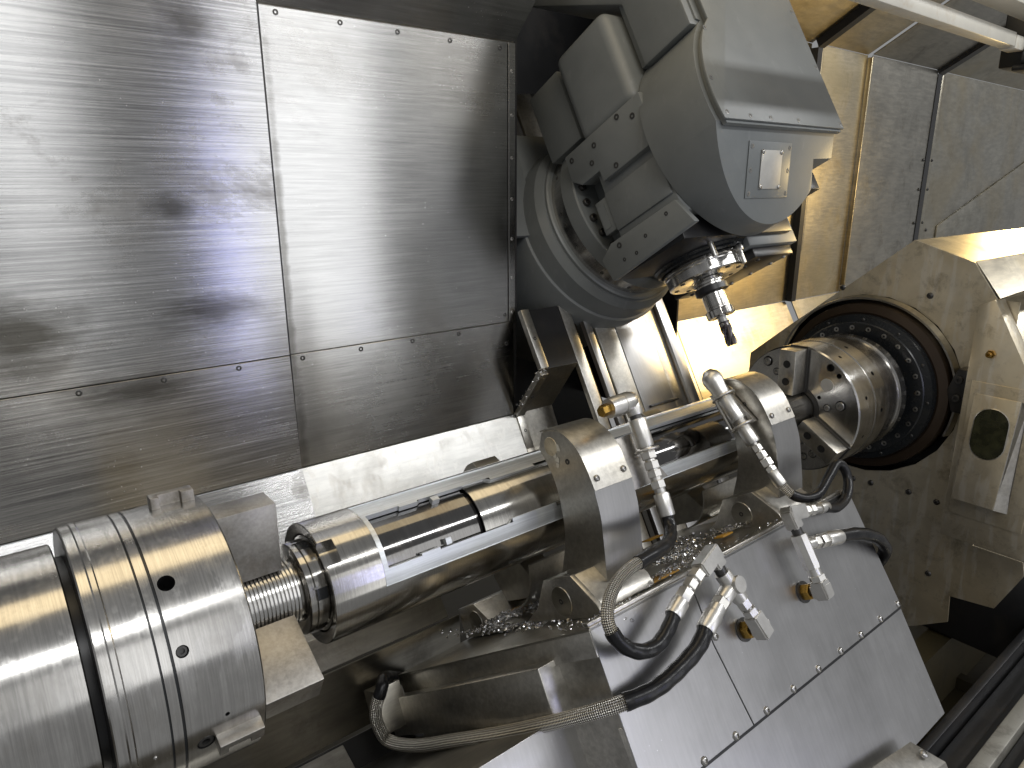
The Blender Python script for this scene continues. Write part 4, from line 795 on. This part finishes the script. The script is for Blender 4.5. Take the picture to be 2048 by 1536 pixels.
manifold('double hose manifold with a brass nut in the middle of the base panel', [
    ('hex_nut', (.962, -.247, q), (.985, -.236, q), .0155, 6, 'chrome'), ('hex_nut', (.99, -.234, q), (1.008, -.226, q), .014, 6, 'chrome'), ('nipple', (.96, -.248, q), (1.06, -.205, q), .0105, 16, 'chrome'), ('hex_nut', (1.012, -.225, q), (1.032, -.217, q), .0155, 6, 'chrome'),
    ('elbow', (1.035, -.216, q), (1.098, -.194, q), .0175, 4, 'chrome'), ('elbow', (1.078, -.190, q), (1.090, -.226, q), .0165, 4, 'chrome'),
    ('nipple', (1.086, -.215, q), (1.095, -.245, q), .012, 16, 'dkbolt'), ('tee_body', (1.092, -.238, q), (1.118, -.300, q), .0165, 20, 'chrome'), ('tee_boss', (1.108, -.268, q - .018), (1.108, -.268, q + .022), .0175, 20, 'chrome'),
    ('tee_branch', (1.108, -.268, q), (1.066, -.284, q), .0165, 20, 'chrome'), ('hex_nut', (1.066, -.284, q), (1.046, -.292, q), .0175, 6, 'chrome'), ('hex_nut', (1.05, -.290, q), (1.03, -.299, q), .0165, 20, 'chrome'),
    ('hex_nut', (1.118, -.300, q), (1.125, -.318, q), .0145, 6, 'chrome'), ('nipple', (1.118, -.300, q), (1.14, -.352, q), .011, 16, 'bolt'), ('hex_nut', (1.128, -.322, q), (1.133, -.336, q), .0155, 6, 'chrome'),
    ('elbow', (1.134, -.335, q), (1.150, -.385, q), .0175, 4, 'chrome'), ('elbow', (1.150, -.369, q + .012), (1.150, -.369, q - .022), .0165, 4, 'chrome'),
    ('nipple', (1.150, -.371, q - .05), (1.150, -.371, q - .015), .010, 16, 'dkbolt'), ('brass_nut', (1.150, -.371, PN + .002), (1.150, -.371, PN + .022), .0185, 6, 'brass'), ('washer', (1.150, -.371, PN), (1.150, -.371, PN + .003), .024, 24, 'dkbolt')], tuple(P(1.15, -.371, PN)))
manifold('upright tee manifold with a brass nut nearer the right panel edge', [
    ('nipple', (1.475, -.219, q), (1.40, -.205, q), .010, 16, 'chrome'), ('hex_nut', (1.452, -.214, q), (1.436, -.211, q), .013, 6, 'chrome'), ('hex_nut', (1.43, -.210, q), (1.414, -.207, q), .0135, 6, 'chrome'),
    ('elbow', (1.412, -.206, q), (1.352, -.196, q), .0175, 4, 'chrome'), ('elbow', (1.362, -.190, q), (1.366, -.232, q), .0165, 4, 'chrome'), ('nipple', (1.365, -.225, q), (1.369, -.255, q), .012, 16, 'dkbolt'),
    ('tee_body', (1.367, -.246, q), (1.372, -.322, q), .0185, 8, 'chrome'), ('tee_branch', (1.370, -.272, q), (1.425, -.280, q), .013, 16, 'chrome'), ('hex_nut', (1.405, -.277, q), (1.422, -.280, q), .0155, 6, 'chrome'), ('hex_nut', (1.43, -.281, q), (1.456, -.285, q), .016, 6, 'chrome'),
    ('nipple', (1.372, -.322, q), (1.374, -.345, q), .0145, 18, 'chrome'), ('hex_nut', (1.374, -.338, q), (1.375, -.352, q), .0175, 6, 'chrome'), ('elbow', (1.375, -.350, q), (1.378, -.392, q), .0175, 4, 'chrome'), ('elbow', (1.378, -.374, q + .016), (1.378, -.374, q - .022), .017, 4, 'chrome'),
    ('nipple', (1.376, -.374, q - .05), (1.376, -.374, q - .015), .010, 16, 'dkbolt'), ('brass_nut', (1.376, -.374, PN + .002), (1.376, -.374, PN + .022), .0185, 6, 'brass'), ('washer', (1.376, -.374, PN), (1.376, -.374, PN + .003), .024, 24, 'dkbolt')], tuple(P(1.376, -.374, PN)))

# ================================================================== swarf
def curl(bm, p, s):
    ax = V((random.gauss(0, 1), random.gauss(0, 1), random.gauss(0, 1))).normalized(); e1 = ax.orthogonal().normalized(); e2 = ax.cross(e1)
    turns = random.uniform(.5, 1.6); k = 7; w_ = s * random.uniform(.25, .5); r = s * random.uniform(.35, .7); prev = None
    for i in range(k):
        t = 2 * math.pi * turns * i / (k - 1); c = p + (e1 * math.cos(t) + e2 * math.sin(t)) * r + ax * (s * 1.2 * i / k)
        cur = (bm.verts.new(c - ax * w_ * .5), bm.verts.new(c + ax * w_ * .5))
        if prev: bm.faces.new((prev[0], prev[1], cur[1], cur[0]))
        prev = cur
sw = bm_()
for x, u, n, sx, sn, cnt, sz in ((.96, -.222, -.05, .05, .05, 260, .008), (.88, -.226, -.14, .05, .03, 160, .007), (1.30, -.222, -.02, .07, .06, 330, .008), (1.22, -.222, .10, .05, .04, 150, .006), (.80, -.226, .0, .02, .22, 150, .0055), (1.07, -.221, .20, .10, .015, 200, .005),
                                (1.43, -.222, .10, .04, .03, 90, .006), (.86, -.224, .245, .06, .008, 90, .004), (1.58, -.222, .20, .05, .02, 80, .005), (1.05, -.222, -.1, .12, .12, 120, .005), (1.27, -.222, .24, .3, .008, 60, .0035)):
    for i in range(int(cnt * 1.7)):
        a, b = random.gauss(0, 1), random.gauss(0, 1); h = max(0, (1.2 - math.hypot(a, b))) * sz * 1.3 * random.random()
        curl(sw, P(x + a * sx * .6, u + sz * .4 + h - .01 * max(0, -(n + b * sn)), n + b * sn * .6), sz * random.uniform(.5, 1.2))
o = part('steel_swarf', sw, 'swarf', None, label='scattered curls of steel swarf lying on the steady rest deck', kind='stuff'); o['category'] = 'swarf'
sw = bm_()
for i in range(70):
    t = random.random(); a, b = prof[1], prof[2]; y, z = a[0] + (b[0] - a[0]) * t, a[1] + (b[1] - a[1]) * t
    curl(sw, V((1.425 + random.gauss(0, .012), y - .022, z + .006)), .006)
o = part('steel_swarf', sw, 'swarf', None, label='thin line of swarf caught on the chevron edge bar', kind='stuff'); o['category'] = 'swarf'
